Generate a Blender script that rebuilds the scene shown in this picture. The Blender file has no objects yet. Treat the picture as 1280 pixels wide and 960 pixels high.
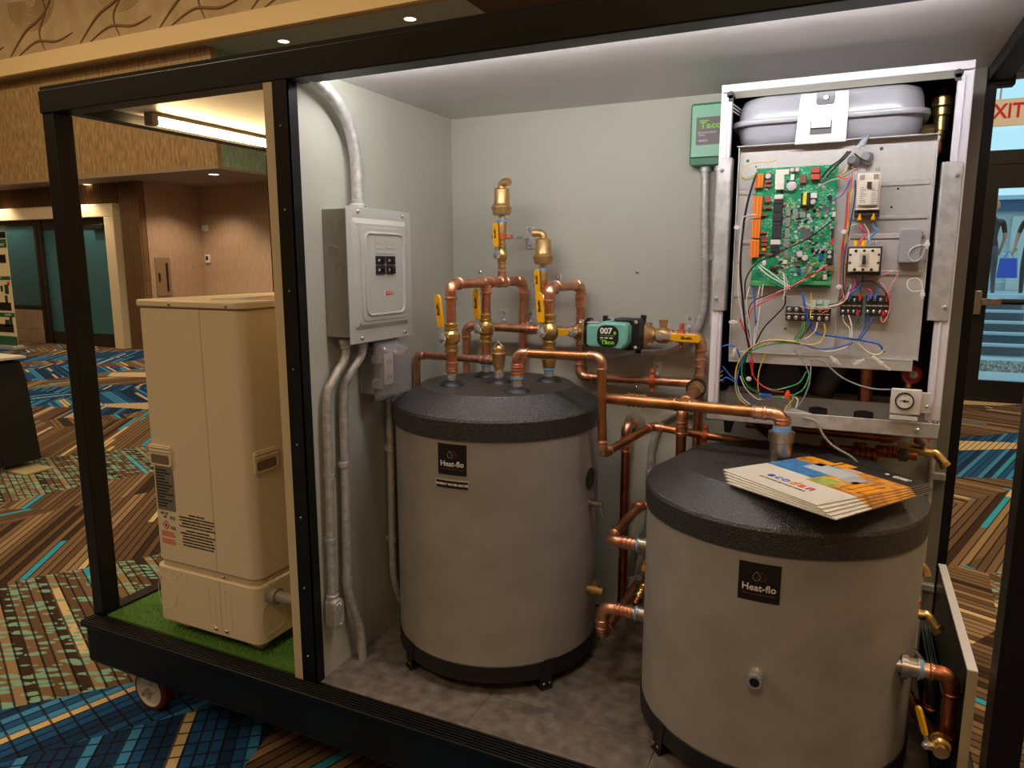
import bpy, bmesh, math, random
from math import sin, cos, pi, radians as R
from mathutils import Vector as V, Matrix as M
random.seed(7)
SC = bpy.context.scene
COL = SC.collection
# ------------------------------------------------------------------ camera, world, lights, exposure
SC.view_settings.view_transform = 'Standard'; SC.view_settings.look = 'None'
SC.view_settings.gamma = 1.0; SC.view_settings.exposure = 0.0; SC.view_settings.use_curve_mapping = False
cam = bpy.data.cameras.new('camera'); co = bpy.data.objects.new('camera', cam); COL.objects.link(co); SC.camera = co
cam.sensor_width = 36; cam.sensor_fit = 'HORIZONTAL'; cam.lens = 896.41/1280*36; cam.clip_start = .02; cam.clip_end = 200
yw, pt_, rl = .441495, .166791, -.000405
fw = V((-sin(yw)*cos(pt_), cos(yw)*cos(pt_), -sin(pt_))); rt = V((cos(yw), sin(yw), 0)); up = rt.cross(fw)
rt, up = rt*cos(rl)+up*sin(rl), -rt*sin(rl)+up*cos(rl)
m = M.Identity(4)
for i in range(3): m[i][0] = rt[i]; m[i][1] = up[i]; m[i][2] = -fw[i]
m.translation = (2.2052, -1.4157, 1.4894); co.matrix_world = m
wd = bpy.data.worlds.new('overcast_daylight'); SC.world = wd; wd.use_nodes = True
wd.node_tree.nodes['Background'].inputs[0].default_value = (.5, .78, .86, 1); wd.node_tree.nodes['Background'].inputs[1].default_value = 1.3

def area(name, loc, size, power, col, rot=(0, 0, 0), sy=None, spread=180):
    l = bpy.data.lights.new(name, 'AREA'); l.energy = power; l.color = col; l.size = size; l.spread = R(spread)
    if sy: l.shape = 'RECTANGLE'; l.size_y = sy
    o = bpy.data.objects.new(name, l); o.location = loc; o.rotation_euler = rot; COL.objects.link(o); return o
def spot(name, loc, power, col, ang=60, rot=(0, 0, 0), blend=.6):
    l = bpy.data.lights.new(name, 'SPOT'); l.energy = power; l.color = col; l.spot_size = R(ang); l.spot_blend = blend; l.shadow_soft_size = .06
    o = bpy.data.objects.new(name, l); o.location = loc; o.rotation_euler = rot; COL.objects.link(o); return o
WARM = (1, .76, .47)
# unseen area lights, added below the ceiling to fill the hall with warm light
for i, (x, y) in enumerate([(-9, 2), (-4, 1), (-4, -3), (1, 3.5), (-9, -3), (2, -4.5), (4.6, 5), (4.6, 0)]):
    area('hall_fill_light', (x, y, 5.55), 1.4, 105, WARM)
for i, (x, y) in enumerate([(-12.4, 6.7), (-10.03, 6.72), (-6.9, 7.1), (-8.0, 7.6)]):
    spot('soffit_spot', (x, y, 2.83), 76, (1, .78, .54), 120)
spot('downlight_spot', (-5.2, 6.83, 4.5), 60, WARM, 80); spot('downlight_spot', (-3.1, 6.8, 4.5), 60, WARM, 80)
area('bulkhead_fill', (-7.5, 3.6, 5.6), 11, 95, (1, .78, .5), (R(40), 0, 0), .2)  # added unseen area light that brightens the carved bulkhead evenly

# ------------------------------------------------------------------ materials
def lin(c):
    return tuple(((v/255)/12.92 if v/255 <= .04045 else ((v/255+.055)/1.055)**2.4) for v in c)
class NT:
    def __init__(s, name):
        s.m = bpy.data.materials.new(name); s.m.use_nodes = True; s.t = s.m.node_tree; s.b = s.t.nodes['Principled BSDF']
        s.tc = s.t.nodes.new('ShaderNodeTexCoord')
    def n(s, typ, **kw):
        o = s.t.nodes.new('ShaderNode'+typ)
        for k, v in kw.items(): setattr(o, k, v)
        return o
    def l(s, a, b): s.t.links.new(a, b)
    def put(s, inp, v):
        if isinstance(v, bpy.types.NodeSocket): s.l(v, inp)
        elif v is not None: inp.default_value = v
    def math(s, op, a, b=None, c=None):
        o = s.n('Math', operation=op); s.put(o.inputs[0], a)
        if b is not None: s.put(o.inputs[1], b)
        if c is not None: s.put(o.inputs[2], c)
        return o.outputs[0]
    def noise(s, scale, detail=3, vec=None, dim='3D', rough=.5):
        o = s.n('TexNoise'); o.inputs['Scale'].default_value = scale; o.inputs['Detail'].default_value = detail; o.inputs['Roughness'].default_value = rough
        s.l(vec or s.tc.outputs['Object'], o.inputs['Vector']); return o.outputs['Fac']
    def ramp(s, fac, stops, interp='LINEAR'):
        o = s.n('ValToRGB'); o.color_ramp.interpolation = interp; e = o.color_ramp.elements
        while len(e) < len(stops): e.new(.5)
        for i, (p, c) in enumerate(stops): e[i].position = p; e[i].color = (*c, 1)
        s.l(fac, o.inputs[0]); return o.outputs[0]
    def mix(s, fac, a, b, blend='MIX'):
        o = s.n('MixRGB', blend_type=blend); s.put(o.inputs[0], fac)
        for i, v in ((1, a), (2, b)):
            s.put(o.inputs[i], (*v, 1) if isinstance(v, tuple) and len(v) == 3 else v)
        return o.outputs[0]
    def bump(s, h, strength=.3, dist=.002):
        o = s.n('Bump'); o.inputs['Strength'].default_value = strength; o.inputs['Distance'].default_value = dist
        s.l(h, o.inputs['Height']); s.l(o.outputs[0], s.b.inputs['Normal'])
    def xyz(s, vec=None):
        o = s.n('SeparateXYZ'); s.l(vec or s.tc.outputs['Object'], o.inputs[0]); return o.outputs
    def comb(s, x, y, z=0.0):
        o = s.n('CombineXYZ'); s.put(o.inputs[0], x); s.put(o.inputs[1], y); s.put(o.inputs[2], z); return o.outputs[0]
MATS = {}
def mat(name, col=None, rough=.5, metal=0., spec=None, var=0, vscale=20, bump=0, bscale=200, bdist=.001, emit=None, estr=1, coat=0):
    """plain procedural material: base colour with noise variation, optional fine bump"""
    if name in MATS: return MATS[name]
    n = NT(name); c = lin(col)
    n.b.inputs['Roughness'].default_value = rough; n.b.inputs['Metallic'].default_value = metal
    if spec is not None: n.b.inputs['Specular IOR Level'].default_value = spec
    if coat: n.b.inputs['Coat Weight'].default_value = coat; n.b.inputs['Coat Roughness'].default_value = .1
    if var:
        f = n.noise(vscale, 4); n.l(n.ramp(f, [(.3, tuple(v*(1-var) for v in c)), (.7, tuple(min(1, v*(1+var)) for v in c))]), n.b.inputs['Base Color'])
    else: n.b.inputs['Base Color'].default_value = (*c, 1)
    if bump: n.bump(n.noise(bscale, 2), bump, bdist)
    if emit: n.b.inputs['Emission Color'].default_value = (*lin(emit), 1); n.b.inputs['Emission Strength'].default_value = estr
    MATS[name] = n.m; return n.m
def glass(name, tint=(1, 1, 1), refl=.1, rough=.02, alpha=0.0, body=(1, 1, 1)):
    n = NT(name); t = n.t; out = [x for x in t.nodes if x.type == 'OUTPUT_MATERIAL'][0]
    tr = n.n('BsdfTransparent'); tr.inputs[0].default_value = (*tint, 1); gl = n.n('BsdfGlossy'); gl.inputs['Roughness'].default_value = rough
    lw = n.n('LayerWeight'); lw.inputs[0].default_value = .25; f = n.math('ADD', n.math('MULTIPLY', lw.outputs['Fresnel'], .8), refl*.3)
    mx = n.n('MixShader'); n.l(f, mx.inputs[0]); n.l(tr.outputs[0], mx.inputs[1]); n.l(gl.outputs[0], mx.inputs[2])
    last = mx.outputs[0]
    if alpha:
        df = n.n('BsdfDiffuse'); df.inputs[0].default_value = (*body, 1); m2 = n.n('MixShader'); m2.inputs[0].default_value = alpha
        n.l(last, m2.inputs[1]); n.l(df.outputs[0], m2.inputs[2]); last = m2.outputs[0]
    n.l(last, out.inputs[0]); MATS[name] = n.m; return n.m

BLACK = mat('black_powder_coat', (15, 14, 15), .42, spec=.3, bump=.08, bscale=600)
BLACKP = mat('black_plastic', (14, 14, 15), .45)
WALLP = mat('grey_green_wall_laminate', (179, 180, 167), .55, var=.03, vscale=3, bump=.12, bscale=90)
CEILP = mat('pale_ceiling_laminate', (214, 210, 208), .38, var=.04, vscale=14, bump=.15, bscale=260)
COPPER = None
def metalmat(name, c1, c2, rough, vscale=30, bump=.05, r2=None, metal=1):
    n = NT(name); f = n.noise(vscale, 5); n.l(n.ramp(f, [(.35, lin(c1)), (.65, lin(c2))]), n.b.inputs['Base Color']); n.b.inputs['Metallic'].default_value = metal
    rr = n.n('MapRange'); n.l(n.noise(vscale*2, 3), rr.inputs[0]); rr.inputs[3].default_value = rough*.7; rr.inputs[4].default_value = r2 or rough*1.4
    n.l(rr.outputs[0], n.b.inputs['Roughness']); n.bump(n.noise(150, 3), bump, .001); MATS[name] = n.m; return n.m
COPPER = metalmat('copper_tube', (208, 144, 112), (234, 178, 146), .34, bump=.01)
COPPERF = metalmat('copper_fitting', (220, 156, 122), (244, 192, 160), .33, bump=.01)
COPPERD = metalmat('weathered_copper_tube', (170, 116, 70), (216, 152, 102), .36, 12, bump=.01)
COPPERX = metalmat('dark_copper', (150, 88, 62), (186, 116, 84), .4, bump=.02)
BRASS = metalmat('forged_brass', (208, 176, 110), (232, 204, 140), .3, bump=.02)
BRONZE = metalmat('cast_bronze', (204, 166, 108), (224, 188, 134), .45, 60, .06)
GALV = metalmat('galvanised_steel', (186, 186, 184), (214, 214, 212), .46, 45, .04, metal=.6)
GALVD = metalmat('galvanised_conduit', (182, 181, 176), (212, 210, 204), .46, 60, .05, metal=.55)
CHROME = metalmat('bright_steel', (205, 205, 205), (230, 230, 230), .25, metal=.8)
NICKEL = metalmat('nickel_stub', (165, 158, 148), (195, 188, 178), .3)
PLATE = mat('control_plate_steel', (198, 197, 194), .42, .3, var=.05, vscale=60)
WHITEP = mat('white_enamel_sheet', (226, 224, 232), .35)
WHITEB = mat('white_bracket_paint', (214, 211, 208), .4)
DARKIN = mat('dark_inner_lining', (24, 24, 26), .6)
VESSEL = mat('grey_vessel_enamel', (168, 170, 178), .25, coat=.3)
PANELG = mat('light_grey_panel_enamel', (188, 189, 181), .35)
PANELB = mat('galvanised_panel_box', (150, 149, 142), .45, .4, var=.05)
YELLOW = mat('yellow_vinyl_handle', (240, 176, 20), .35)
def m_jacket():
    n = NT('grey_tank_jacket'); n.l(n.ramp(n.noise(9, 4), [(.3, lin((148, 143, 137))), (.7, lin((162, 157, 150)))]), n.b.inputs['Base Color']); n.b.inputs['Roughness'].default_value = .56
    h = n.math('ADD', n.math('MULTIPLY', n.noise(9, 2), 1.0), n.math('MULTIPLY', n.noise(420, 2), .06)); n.bump(h, .5, .008); return n.m
TANKJ = m_jacket()
BAND = mat('black_tank_band', (24, 23, 24), .45)
BEIGE = mat('ivory_unit_enamel', (226, 210, 178), .38)
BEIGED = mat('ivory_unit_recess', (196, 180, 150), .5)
ORANGE = mat('orange_clamp', (204, 92, 52), .5, .3)
BLUET = mat('blue_thread_sealant', (110, 170, 220), .5)
TEALP = mat('teal_pump_enamel', (112, 172, 158), .4)
BLACKT = mat('black_print', (16, 15, 16), .5)
WHITET = mat('white_print', (232, 230, 226), .5)
REDT = mat('red_print', (200, 40, 36), .5)
GREENT = mat('lime_print', (130, 215, 30), .5)
PVC = mat('grey_pvc', (140, 132, 120), .5)
WC = {k: mat('wire_'+k, v, .4) for k, v in dict(black=(20, 20, 22), white=(225, 222, 216), blue=(40, 98, 190), cyan=(70, 150, 215), red=(205, 40, 52), redp=(226, 66, 92), pink=(226, 150, 150), orange=(228, 100, 50), yellow=(222, 190, 60), green=(60, 160, 80), teal=(30, 120, 105), navy=(34, 48, 110), purple=(110, 80, 190), magenta=(210, 60, 130), grey=(150, 150, 152)).items()}
PC = {k: mat('component_'+k, v, .45) for k, v in dict(orange=(238, 126, 34), cream=(226, 222, 210), black=(44, 44, 48), maroon=(150, 76, 66), redp=(200, 52, 60), red=(176, 72, 52), brown=(120, 70, 50), yellow=(222, 216, 60), darkgrey=(88, 90, 96), grey=(136, 140, 136), brownlight=(120, 100, 66), navy=(30, 70, 150), pcbg=(70, 150, 90), capw=(196, 192, 192), pinkw=(226, 190, 196), tan=(190, 160, 90)).items()}

# black textured lid: pebbled plastic, its glints painted in as pale flecks
def m_lid():
    n = NT('pebbled_black_lid'); f = n.noise(330, 2); n.l(n.ramp(f, [(.5, lin((28, 28, 29))), (.76, lin((92, 90, 88)))]), n.b.inputs['Base Color'])
    n.b.inputs['Roughness'].default_value = .36; n.b.inputs['Specular IOR Level'].default_value = .85; n.bump(f, .8, .003); return n.m
LID = m_lid()
def m_carpet():
    n = NT('patterned_hall_carpet'); X = n.xyz(); x, y = X[0], X[1]; mt = n.math
    def dot(deg): a = R(deg); return mt('ADD', mt('MULTIPLY', x, cos(a)), mt('MULTIPLY', y, sin(a)))
    u, v = mt('ADD', dot(62), 3.1), mt('ADD', dot(152), 2.1)
    vo = n.n('TexVoronoi'); vo.inputs['Scale'].default_value = 1; n.l(n.comb(mt('MULTIPLY', u, .42), mt('MULTIPLY', v, 1.15)), vo.inputs['Vector'])
    vo.inputs['Randomness'].default_value = .95
    cs = n.n('SeparateColor'); n.l(vo.outputs['Color'], cs.inputs[0]); c1, c2, c3 = cs.outputs[0], cs.outputs[1], cs.outputs[2]
    vo2 = n.n('TexVoronoi'); vo2.inputs['Scale'].default_value = 1; n.l(n.comb(mt('MULTIPLY', dot(20), .8), mt('MULTIPLY', dot(110), 2.6), 3.3), vo2.inputs['Vector'])
    cs2 = n.n('SeparateColor'); n.l(vo2.outputs['Color'], cs2.inputs[0])
    fam = mt('GREATER_THAN', c1, .4); fam3 = mt('GREATER_THAN', c1, .7)
    def mixf(f, a, b): return mt('ADD', mt('MULTIPLY', f, b), mt('MULTIPLY', mt('SUBTRACT', 1.0, f), a))
    s = mixf(fam3, mixf(fam, dot(37), dot(-18)), dot(65)); t = mixf(fam3, mixf(fam, dot(127), dot(72)), dot(155))
    per = .038; sid = mt('FLOOR', mt('DIVIDE', s, per)); sf = mt('FRACT', mt('DIVIDE', s, per))
    wn = n.n('TexWhiteNoise', noise_dimensions='2D'); n.l(n.comb(sid, mt('MULTIPLY', c2, 37.0)), wn.inputs['Vector']); tone = wn.outputs['Value']
    brown = n.ramp(tone, [(0, lin((62, 46, 34))), (.16, lin((100, 78, 58))), (.5, lin((122, 97, 73))), (.84, lin((150, 123, 93)))], 'CONSTANT')
    blue = n.ramp(tone, [(0, lin((24, 54, 88))), (.35, lin((34, 84, 134))), (.75, lin((64, 138, 190)))], 'CONSTANT')
    isb = mt('GREATER_THAN', c2, .68); col = n.mix(isb, brown, blue)
    # long cream shards and aqua bars laid along the stripes
    seg = mt('FLOOR', mt('DIVIDE', mt('ADD', t, mt('MULTIPLY', tone, 3.0)), .75)); w2 = n.n('TexWhiteNoise', noise_dimensions='2D'); n.l(n.comb(sid, seg), w2.inputs['Vector'])
    col = n.mix(mt('GREATER_THAN', w2.outputs['Value'], .965), col, lin((210, 184, 140)))
    col = n.mix(mt('LESS_THAN', w2.outputs['Value'], .03), col, lin((58, 160, 190)))
    col = n.mix(mt('GREATER_THAN', cs2.outputs[0], .93), col, lin((214, 190, 148)))
    # dashes
    vd = n.n('TexVoronoi'); vd.inputs['Scale'].default_value = 1; n.l(n.comb(mt('MULTIPLY', dot(30), 12.), mt('MULTIPLY', dot(120), 34.)), vd.inputs['Vector'])
    dm = mt('MULTIPLY', mt('LESS_THAN', vd.outputs['Distance'], .42), mt('GREATER_THAN', c3, .925)); col = n.mix(dm, col, lin((128, 170, 152)))
    # dark lines
    line = mt('LESS_THAN', sf, .2); sf2 = mt('FRACT', mt('DIVIDE', t, .058)); line2 = mt('MULTIPLY', mt('LESS_THAN', sf2, .13), isb)
    ln = mt('MAXIMUM', line, line2); col = n.mix(mt('MULTIPLY', ln, .85), col, lin((26, 21, 18)))
    pile = n.noise(420, 2); col = n.mix(.35, col, n.ramp(pile, [(.3, (.55, .55, .55)), (.7, (1.2, 1.2, 1.2))]), 'MULTIPLY')
    n.l(col, n.b.inputs['Base Color']); n.b.inputs['Roughness'].default_value = .95; n.b.inputs['Specular IOR Level'].default_value = .1; n.bump(pile, .4, .004); return n.m
CARPET = m_carpet()
def m_gold(name, c1, c2):
    n = NT(name); X = n.xyz(); v = n.comb(n.math('MULTIPLY', n.math('ADD', X[0], X[1]), 22.), 0.0, n.math('MULTIPLY', X[2], 6.)); f = n.noise(1, 4, v)
    n.l(n.ramp(f, [(.3, lin(c1)), (.7, lin(c2))]), n.b.inputs['Base Color']); n.b.inputs['Roughness'].default_value = .6; return n.m
GOLDW = m_gold('gold_mottled_wallpaper', (128, 100, 62), (182, 150, 100)); TEALW = m_gold('pale_teal_wallpaper', (120, 150, 126), (160, 184, 156))
BEIGEW = m_gold('taupe_fabric_wallcovering', (166, 138, 114), (182, 154, 128))
def m_stone(name, c1, c2, sc=2):
    n = NT(name); X = n.xyz(); f = n.noise(sc, 6); n.l(n.ramp(f, [(.3, lin(c1)), (.7, lin(c2))]), n.b.inputs['Base Color']); n.b.inputs['Roughness'].default_value = .4; n.bump(f, .1, .002); return n.m
VINYL = m_stone('grey_brown_vinyl_tile', (84, 74, 68), (134, 124, 114), 26)
def m_swirl():
    n = NT('carved_bulkhead_panel'); w = n.noise(.8, 3); X = n.xyz(); f = n.noise(3, 5)
    n.l(n.ramp(f, [(.3, lin((168, 140, 98))), (.7, lin((190, 162, 118)))]), n.b.inputs['Base Color']); n.b.inputs['Roughness'].default_value = .7; return n.m
SWIRL = m_swirl()
CREAM = mat('cream_trim_paint', (226, 196, 142), .6); DARKBR = mat('dark_bronze_door_metal', (42, 34, 28), .4, .3)
PORTAL = mat('pale_portal_plaster', (206, 188, 156), .6); FLUTE = mat('fluted_walnut', (112, 82, 52), .5, var=.15, vscale=6)
TEALC = mat('blue_grey_ceiling_paint', (164, 180, 172), .6); SOFFIT = mat('taupe_soffit_paint', (150, 130, 114), .7)
KNEE = m_stone('beige_travertine', (150, 128, 104), (172, 150, 124), 3)
TEALG = mat('teal_frosted_glass', (48, 92, 102), .3, spec=.6)
CLEAR = glass('clear_door_glass', (.9, .97, 1), .2)
CLEARP = glass('clear_plastic_cover', (.94, .94, .96), .5, .08, .17, (.75, .75, .78))
TUBEW = mat('warm_light_tube', (255, 240, 210), .5, emit=(255, 214, 150), estr=40)
TUBEC = mat('cool_light_strip', (255, 255, 255), .5, emit=(255, 250, 250), estr=98)
LAMPE = mat('downlight_lens', (255, 244, 220), .5, emit=(255, 226, 180), estr=6)
TURF = mat('turf_backing', (70, 112, 40), .9)
# ------------------------------------------------------------------ mesh helpers
class MB:
    def __init__(s): s.v = []; s.f = []; s.mi = []
    def add(s, vs, fs, k=0):
        b = len(s.v); s.v += [tuple(a) for a in vs]; s.f += [tuple(i+b for i in f) for f in fs]; s.mi += [k]*len(fs); return s
    def box(s, x0, x1, y0, y1, z0, z1, k=0, T=None):
        vs = [V((x, y, z)) for z in (z0, z1) for y in (y0, y1) for x in (x0, x1)]
        if T is not None: vs = [T @ a for a in vs]
        return s.add(vs, [(0, 2, 3, 1), (4, 5, 7, 6), (0, 1, 5, 4), (2, 6, 7, 3), (0, 4, 6, 2), (1, 3, 7, 5)], k)
    def tube(s, path, r, n=14, caps=True, k=0):
        P = [V(p) for p in path]; rs = r if isinstance(r, (list, tuple)) else [r]*len(P)
        T = []
        for i in range(len(P)):
            d = (P[min(i+1, len(P)-1)]-P[max(i-1, 0)])
            T.append(d.normalized() if d.length > 1e-9 else T[-1])
        a = T[0].orthogonal().normalized(); vs = []; 
        for i, p in enumerate(P):
            if i: 
                ax = T[i-1].cross(T[i])
                if ax.length > 1e-7: a = M.Rotation(T[i-1].angle(T[i]), 3, ax.normalized()) @ a
            a = (a - T[i]*a.dot(T[i])).normalized(); b = T[i].cross(a)
            vs += [p+(a*cos(2*pi*j/n)+b*sin(2*pi*j/n))*rs[i] for j in range(n)]
        fs = [(i*n+j, i*n+(j+1) % n, (i+1)*n+(j+1) % n, (i+1)*n+j) for i in range(len(P)-1) for j in range(n)]
        if caps: fs += [tuple(range(n-1, -1, -1)), tuple((len(P)-1)*n+j for j in range(n))]
        return s.add(vs, fs, k)
    def lathe(s, prof, o, d=(0, 0, 1), n=20, k=0, caps=True):   # prof: [(h, r)]
        d = V(d).normalized(); o = V(o); a = d.orthogonal().normalized(); b = d.cross(a); vs = []
        for h, r in prof: vs += [o+d*h+(a*cos(2*pi*j/n)+b*sin(2*pi*j/n))*r for j in range(n)]
        fs = [(i*n+j, i*n+(j+1) % n, (i+1)*n+(j+1) % n, (i+1)*n+j) for i in range(len(prof)-1) for j in range(n)]
        if caps: fs += [tuple(range(n-1, -1, -1)), tuple((len(prof)-1)*n+j for j in range(n))]
        return s.add(vs, fs, k)
    def prism(s, poly, h0, h1, T, k=0):   # poly in local xy, extruded along local z, mapped by T
        n = len(poly); vs = [T @ V((p[0], p[1], h0)) for p in poly]+[T @ V((p[0], p[1], h1)) for p in poly]
        return s.add(vs, [tuple(range(n-1, -1, -1)), tuple(range(n, 2*n))]+[(i, (i+1) % n, n+(i+1) % n, n+i) for i in range(n)], k)
    def out(s, name, mats, parent=None, bevel=0, kind=None, smooth=35, label=None):
        me = bpy.data.meshes.new(name); 
        off = V((0, 0, 0))
        if parent is not None: off = WORLD(parent)
        elif s.v: 
            c = [sum(a[i] for a in s.v)/len(s.v) for i in (0, 1)]; off = V((c[0], c[1], min(a[2] for a in s.v)))
        me.from_pydata([V(a)-off for a in s.v], [], s.f); 
        bm = bmesh.new(); bm.from_mesh(me); bmesh.ops.recalc_face_normals(bm, faces=bm.faces); bm.to_mesh(me); bm.free()
        for mm in (mats if isinstance(mats, (list, tuple)) else [mats]): me.materials.append(mm)
        me.polygons.foreach_set('material_index', s.mi); 
        if smooth: me.shade_smooth(); me.set_sharp_from_angle(angle=R(smooth))
        o = bpy.data.objects.new(name, me); COL.objects.link(o)
        if parent is not None: o.parent = parent
        else: o.location = off
        if bevel:
            b = o.modifiers.new('bevel', 'BEVEL'); b.width = bevel; b.segments = 2; b.limit_method = 'ANGLE'; b.angle_limit = R(40)
        if kind: o['kind'] = kind
        if label: o['label'] = label
        return o
def WORLD(o):
    w = V((0, 0, 0))
    while o is not None: w = w+o.location; o = o.parent
    return w
def thing(name, label, cat, loc, group=None):
    o = bpy.data.objects.new(name, None); o.empty_display_size = .05; COL.objects.link(o); o.location = loc
    o['label'] = label; o['category'] = cat
    if group: o['group'] = group
    return o
def tag(o, label, cat, group=None):
    o['label'] = label; o['category'] = cat
    if group: o['group'] = group
    return o
def struct(o): o['kind'] = 'structure'; return o
def bx(name, x0, x1, y0, y1, z0, z1, m, parent=None, bevel=0, **k): return MB().box(x0, x1, y0, y1, z0, z1).out(name, m, parent, bevel, **k)
def smooth_path(pts, sub=6):   # catmull-rom
    P = [V(p) for p in pts]; o = []
    for i in range(len(P)-1):
        a, b, c, d = P[max(i-1, 0)], P[i], P[i+1], P[min(i+2, len(P)-1)]
        for t in range(sub):
            t /= sub; o.append(.5*((2*b)+(c-a)*t+(2*a-5*b+4*c-d)*t*t+(3*b-a-3*c+d)*t**3))
    return o+[P[-1]]
def text(body, size, T, m, parent, name='lettering', align='CENTER', depth=.0004, bend=None, bold=0, sx=1):
    cu = bpy.data.curves.new('t', 'FONT'); cu.body = body; cu.size = size; cu.align_x = align; cu.align_y = 'CENTER'; cu.extrude = depth; cu.offset = bold; cu.resolution_u = 2
    o = bpy.data.objects.new('t', cu); me = bpy.data.meshes.new_from_object(o); bpy.data.objects.remove(o)
    off = WORLD(parent); w = me.copy(); bpy.data.meshes.remove(me)
    for v in w.vertices:
        c = V((v.co.x*sx, v.co.y, v.co.z)); v.co = (bend(c) if bend else T @ c)-off
    w.materials.clear(); w.materials.append(m)
    q = bpy.data.objects.new(name, w); COL.objects.link(q); q.parent = parent; return q
def frame(o, xd, yd):   # matrix: local x,y axes in world, z = x cross y
    xd = V(xd).normalized(); yd = V(yd).normalized(); zd = xd.cross(yd).normalized(); yd = zd.cross(xd); m = M.Identity(4)
    for i in range(3): m[i][0] = xd[i]; m[i][1] = yd[i]; m[i][2] = zd[i]
    m.translation = o; return m
def rrect(x0, x1, y0, y1, r, n=5):
    o = []
    for cx, cy, a in ((x1-r, y1-r, 0), (x0+r, y1-r, 90), (x0+r, y0+r, 180), (x1-r, y0+r, 270)):
        o += [(cx+r*cos(R(a+90*i/n)), cy+r*sin(R(a+90*i/n))) for i in range(n+1)]
    return o
def screw(p, d, r, parent, m=None, name='screw'):
    return MB().lathe([(0, r), (r*.35, r), (r*.8, r*.6), (r*.85, 0.001)], p, d, 10).out(name, m or CHROME, parent)
# ------------------------------------------------------------------ pipework helpers
def beaded(L, r, n=2, e=.16):
    """profile of a press fitting of length L: sleeve with raised beads near each end"""
    p = [(0, r*1.1), (.12, r*1.12)]
    for c in ((.22, .78) if n == 2 else (.15, .38, .62, .85)):
        p += [(c-.06, r*1.14), (c-.025, r*1.3), (c+.025, r*1.3), (c+.06, r*1.14)]
    p += [(.9, r*1.12), (1, r*1.1)]
    return [(h*L, q) for h, q in p]
def coupling(p, d, L, r, parent, m=None, n=4, name='coupling'):
    d = V(d).normalized(); return MB().lathe(beaded(L, r, n), V(p)-d*L/2, d, 18).out(name, m or COPPERF, parent)
def pipe_run(name, label, pts, r, m=None, fm=None, Rb=1.7, start=0, end=0, group=None, cat='pipe', bends=None):
    m = m or COPPER; fm = fm or COPPERF; P = [V(p) for p in pts]; t = thing(name, label, cat, P[0], group); n = len(P)
    cut = []
    for i in range(1, n-1):
        d1 = (P[i]-P[i-1]).normalized(); d2 = (P[i+1]-P[i]).normalized(); th = d1.angle(d2); Rr = Rb*r*(1.35 if th < 1.2 else 1); tl = Rr*math.tan(th/2)
        a, b = P[i]-d1*tl, P[i]+d2*tl; nrm = (d2-d1*d1.dot(d2)).normalized(); c = a+nrm*Rr
        path = []; rad = []; s = r*1.5
        for h, k in ((s, 1.1), (s*.85, 1.13), (s*.78, 1.3), (s*.62, 1.3), (s*.55, 1.13), (.05*s, 1.13)): path.append(a-d1*h); rad.append(r*k)
        for j in range(7):
            al = th*j/6; path.append(c-nrm*Rr*cos(al)+d1*Rr*sin(al)); rad.append(r*1.16)
        for h, k in ((.05*s, 1.13), (s*.55, 1.13), (s*.62, 1.3), (s*.78, 1.3), (s*.85, 1.13), (s, 1.1)): path.append(b+d2*h); rad.append(r*k)
        MB().tube(path, rad, 16).out('elbow', fm, t, smooth=50); cut.append((a, b))
    st = P[0]
    for i in range(n-1):
        en = cut[i][0] if i < n-2 else P[-1]
        if (en-st).length > .012: MB().tube([st, en], r, 16).out('pipe', m, t)
        if i < n-2: st = cut[i][1]
    return t
def tee(p, d, br, L, r, parent, rb=None, m=None):
    d = V(d).normalized(); br = V(br).normalized(); rb = rb or r; b = MB().lathe(beaded(L, r, 2), V(p)-d*L/2, d, 18); b.lathe([(0, rb*1.12), (r*1.9, rb*1.12), (r*2, rb*1.3), (r*2.3, rb*1.3), (r*2.45, rb*1.1)], p, br, 18)
    return b.out('tee', m or COPPERF, parent)
def lever(parent, piv, ld, out, L, w, text_s=None, m=None):
    """steel lever root + yellow grip; ld = lever direction, out = direction away from the valve body"""
    ld = V(ld).normalized(); out = V(out).normalized(); T = frame(V(piv), ld, out.cross(ld)); sgn = 1 if (T.to_3x3() @ V((0, 0, 1))).dot(out) > 0 else -1
    MB().lathe([(0, w*.45), (.004, w*.45), (.004, w*.6), (.011, w*.6), (.011, w*.28), (.016, w*.28)], V(piv)-out*.005, out, 6).out('handle_nut', CHROME, parent)
    root = MB().prism([(-w*.45, -w*.4), (L*.2, -w*.3), (L*.34, -w*.35), (L*.34, w*.35), (L*.2, w*.3), (-w*.45, w*.4)], -.0012, .0012, T).out('handle_root', CHROME, parent)
    g = [(L*.26, -w*.42), (L*.4, -w*.5)]+[(L-w*.5+w*.5*cos(a), w*.5*sin(a)) for a in [R(-90+k*20) for k in range(10)]]+[(L*.4, w*.5), (L*.26, w*.42)]
    h = MB().prism(g, -.0035, .0035, T).out('handle', m or YELLOW, parent, .0012)
    if text_s:
        z = .0037*sgn; T2 = T @ M.Translation((L*.66, 0, z)) @ (M.Identity(4) if sgn > 0 else M.Rotation(pi, 4, 'X'))
        text('Bluefin', w*.52, T2, BLACKT, h, bold=.0004); 
    return h
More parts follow.
